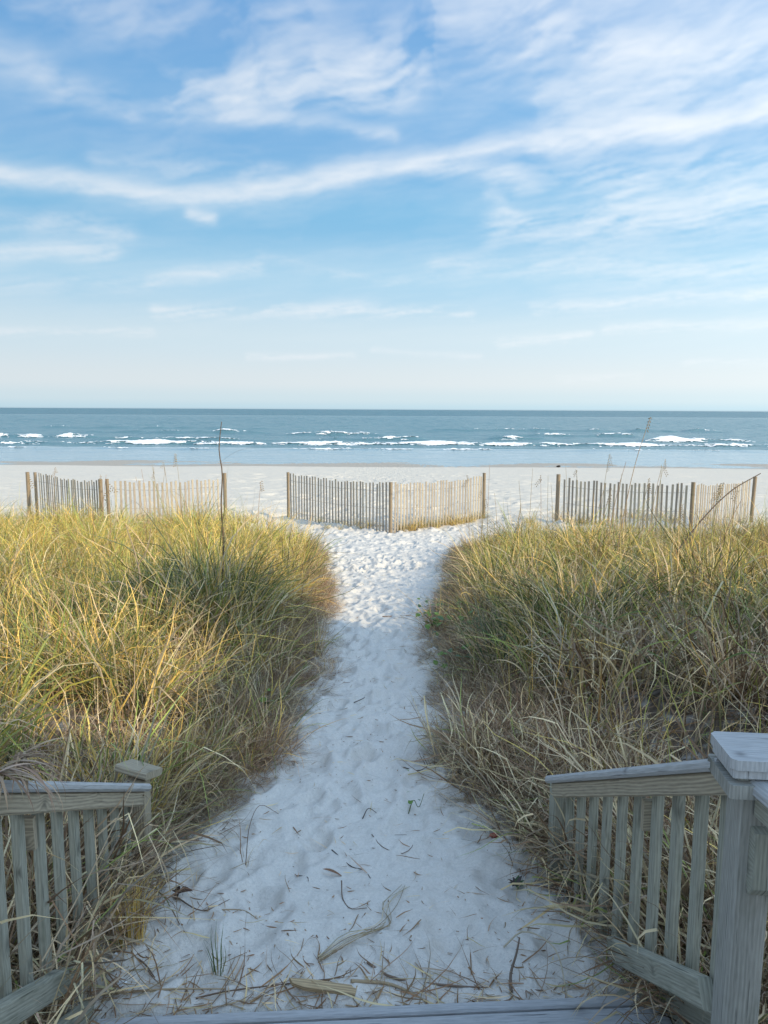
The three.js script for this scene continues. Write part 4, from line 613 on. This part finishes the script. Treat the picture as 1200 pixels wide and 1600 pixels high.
{ // fine litter: broken straw, twigs and bits scattered over the sand, thick at the step and the grass edges
  const r = rng(404), parts = [];
  const b = new Blades();
  const bit = (x, z, l, w, col) => { const a = r() * 6.283; b.add([x, ground(x, z) + 0.004 + r() * 0.008, z], a, 1.44 + r() * 0.1, (r() - 0.3) * 0.3, l * (0.4 + 0.9 * r() * r()), w, col, 6, (r() - 0.5) * 7, 0, 0.25); };
  const cols = ['ash', 'brown', 'straw', 'brown'];
  for (let i = 0; i < 280; i++) { const D = 2.12 + r() * r() * 0.9, x = -0.95 + Math.pow(r(), 1.25) * 1.8; bit(x, -D, 0.03 + r() * 0.2, 0.002 + r() * 0.004, tint(COL[cols[(r() * 4) | 0]], r)); }
  for (let i = 0; i < 430; i++) { const x = -0.92 + r() * 1.75, z = -(2.085 + r() * r() * 0.22); bit(x, z, 0.12 + r() * 0.34, 0.002 + r() * 0.004, tint(COL[cols[(r() * 4) | 0]], r)); }
  for (let i = 0; i < 1700; i++) { const D = 2.3 + Math.pow(r(), 1.4) * 10, L = edgeL(D), Q = edgeR(D), s = Math.pow(r(), 2.2) * 0.55, x = r() < 0.52 ? lerp(L, Q, s) - 0.05 : lerp(Q, L, s) + 0.05; bit(x, -D, 0.02 + r() * 0.16, 0.0025 + r() * 0.004, tint(COL[cols[(r() * 4) | 0]], r)); }
  for (let i = 0; i < 500; i++) { const D = 2.2 + Math.pow(r(), 1.3) * 6, x = lerp(edgeL(D), edgeR(D), r()); bit(x, -D, 0.008 + r() * 0.03, 0.003 + r() * 0.004, tint(COL.brown, r, 0.5)); }
  tag(mesh('dead_grass_litter', b.geo(), M.dead), 'broken straw and twigs scattered over the sand path', 'litter', null, 'stuff');
}
{ // dead grass caught on the left railing
  const r = rng(909), t = thing('hanging_dead_grass', 'tangle of dead brown grass draped over the cap of a stair railing', 'dead grass', [-0.93, 1.08, -1.78]);
  const b = new Blades();
  for (let i = 0; i < 60; i++) b.add([-0.03 + r() * 0.03, 0.025 + (r() - 0.5) * 0.02 - 0.2 * Math.min(0, 0), (r() - 0.5) * 0.13], (r() - 0.5) * 2.4, 1.25 + r() * 0.4, 0.9 + r() * 1.0, 0.06 + r() * 0.16, 0.003 + r() * 0.005, tint(i % 3 ? [0.26, 0.17, 0.11] : COL.ash, r), 8, (r() - 0.5) * 2);
  mesh('dead_blades', b.geo(), M.dead, t);
  lying('long pale cane leaning across the balusters behind the golden tuft', [[-0.93, -1.85], [-0.92, -2.12], [-0.93, -2.62]], 0.004, 0.0025, TAN, [0.48, 0.42, 0.52]);
  const c = new Blades(); for (let i = 0; i < 260; i++) { const s = r(), z = -(1.72 + s * 1.15); c.add([-0.97 + (r() - 0.5) * 0.1, Math.max(ground(-0.97, z, false), 0.02) + r() * 0.28 * (1 - s * 0.6), z], r() * 6.28, 0.5 + r() * 1.0, r() * 1.2, 0.12 + r() * 0.36, 0.003 + r() * 0.005, tint(COL[['ash', 'brown', 'straw'][(r() * 3) | 0]], r), 7, (r() - 0.5) * 2, r() < 0.3 ? 0.8 : 0); }
  tag(mesh('railing_dead_grass', c.geo(), M.dead), 'dry grass woven through the balusters beside the golden tuft', 'dead grass', null, 'stuff');
  const e = new Blades(); for (let i = 0; i < 220; i++) { const s = r(), z = -(1.8 + s * 1.3), x = 0.86 - s * 0.12 + (r() - 0.25) * 0.22; e.add([x, ground(x, z, false) + r() * 0.25 * s, z], r() * 6.28, 0.5 + r() * 1.0, r() * 1.2, 0.1 + r() * 0.34, 0.003 + r() * 0.006, tint(COL[['ash', 'brown', 'straw'][(r() * 3) | 0]], r), 7, (r() - 0.5) * 2, r() < 0.3 ? 0.8 : 0); }
  tag(mesh('railing_dead_grass', e.geo(), M.dead), 'dry grass heaped behind the balusters next to the capped newel', 'dead grass', null, 'stuff');
}
for (const [x, z, l] of [[-30.5, -47.5, 'small dark lump of weed on the wet sand beyond the fence with the tall stalk'], [10.8, -46.2, 'small dark lump of weed on the wet sand between two fences']]) { const g = new THREE.IcosahedronGeometry(0.11, 2), p = g.attributes.position; for (let i = 0; i < p.count; i++) { const s = 1 + 0.5 * noise(p.getX(i) * 7, p.getZ(i) * 7 + p.getY(i) * 5); p.setXYZ(i, p.getX(i) * s * 1.3, p.getY(i) * s * 0.6, p.getZ(i) * s); } g.computeVertexNormals(); const m = tag(mesh('seaweed_lump', g, std({ color: rgb(0.035, 0.03, 0.025), roughness: 0.9 })), l, 'seaweed'); m.position.set(x, ground(x, z) + 0.06, z); }

/* ------------------------------------------------------------------ unseen beach house, placed and shaped to cast shade over the steps */
{
  const t = thing('shade_house', 'unseen pale beach house shaped to cast shade over the steps', 'house', [8, 0, 3]), wall = std({ color: rgb(0.62, 0.6, 0.56), roughness: 0.85 }), roof = std({ color: rgb(0.2, 0.19, 0.18), roughness: 0.9 }), trim = std({ color: rgb(0.75, 0.75, 0.73), roughness: 0.7 }), glass = std({ color: rgb(0.03, 0.04, 0.05), roughness: 0.08 });
  const box = (n, x0, x1, y0, y1, z0, z1, m, par) => { const o = mesh(n, new THREE.BoxGeometry(x1 - x0, y1 - y0, z1 - z0), m, par || t); o.position.set((x0 + x1) / 2 - 8, (y0 + y1) / 2, (z0 + z1) / 2 - 3); return o; };
  box('wall', 7.6, 13, -0.3, 4.7, -0.25, 3.9, wall); box('roof', 7.5, 13.2, 4.7, 4.93, -0.4, 3.9, roof);
  box('wall', 7.6, 9.6, -0.3, 6.0, 3.92, 9, wall); box('roof', 7.5, 9.7, 6.0, 6.2, 3.9, 9.2, roof);
  box('shade_storey', 7.8, 10, 4.93, 5.8, -0.25, 0.75, wall); box('roof', 7.7, 10.1, 5.8, 5.93, -0.33, 0.83, roof);  // unseen upper volume, sized to throw shade on the grass mound
  for (const [z, y] of [[0.5, 1.3], [2.3, 1.3], [5.0, 1.3], [7.2, 1.3]]) { const f = box('window', 7.56, 7.59, y, y + 1.5, z, z + 1.1, trim); const g = mesh('pane', new THREE.BoxGeometry(0.02, 1.34, 0.94), glass, f); g.position.x = -0.02; }
}
renderer.render(scene, camera);
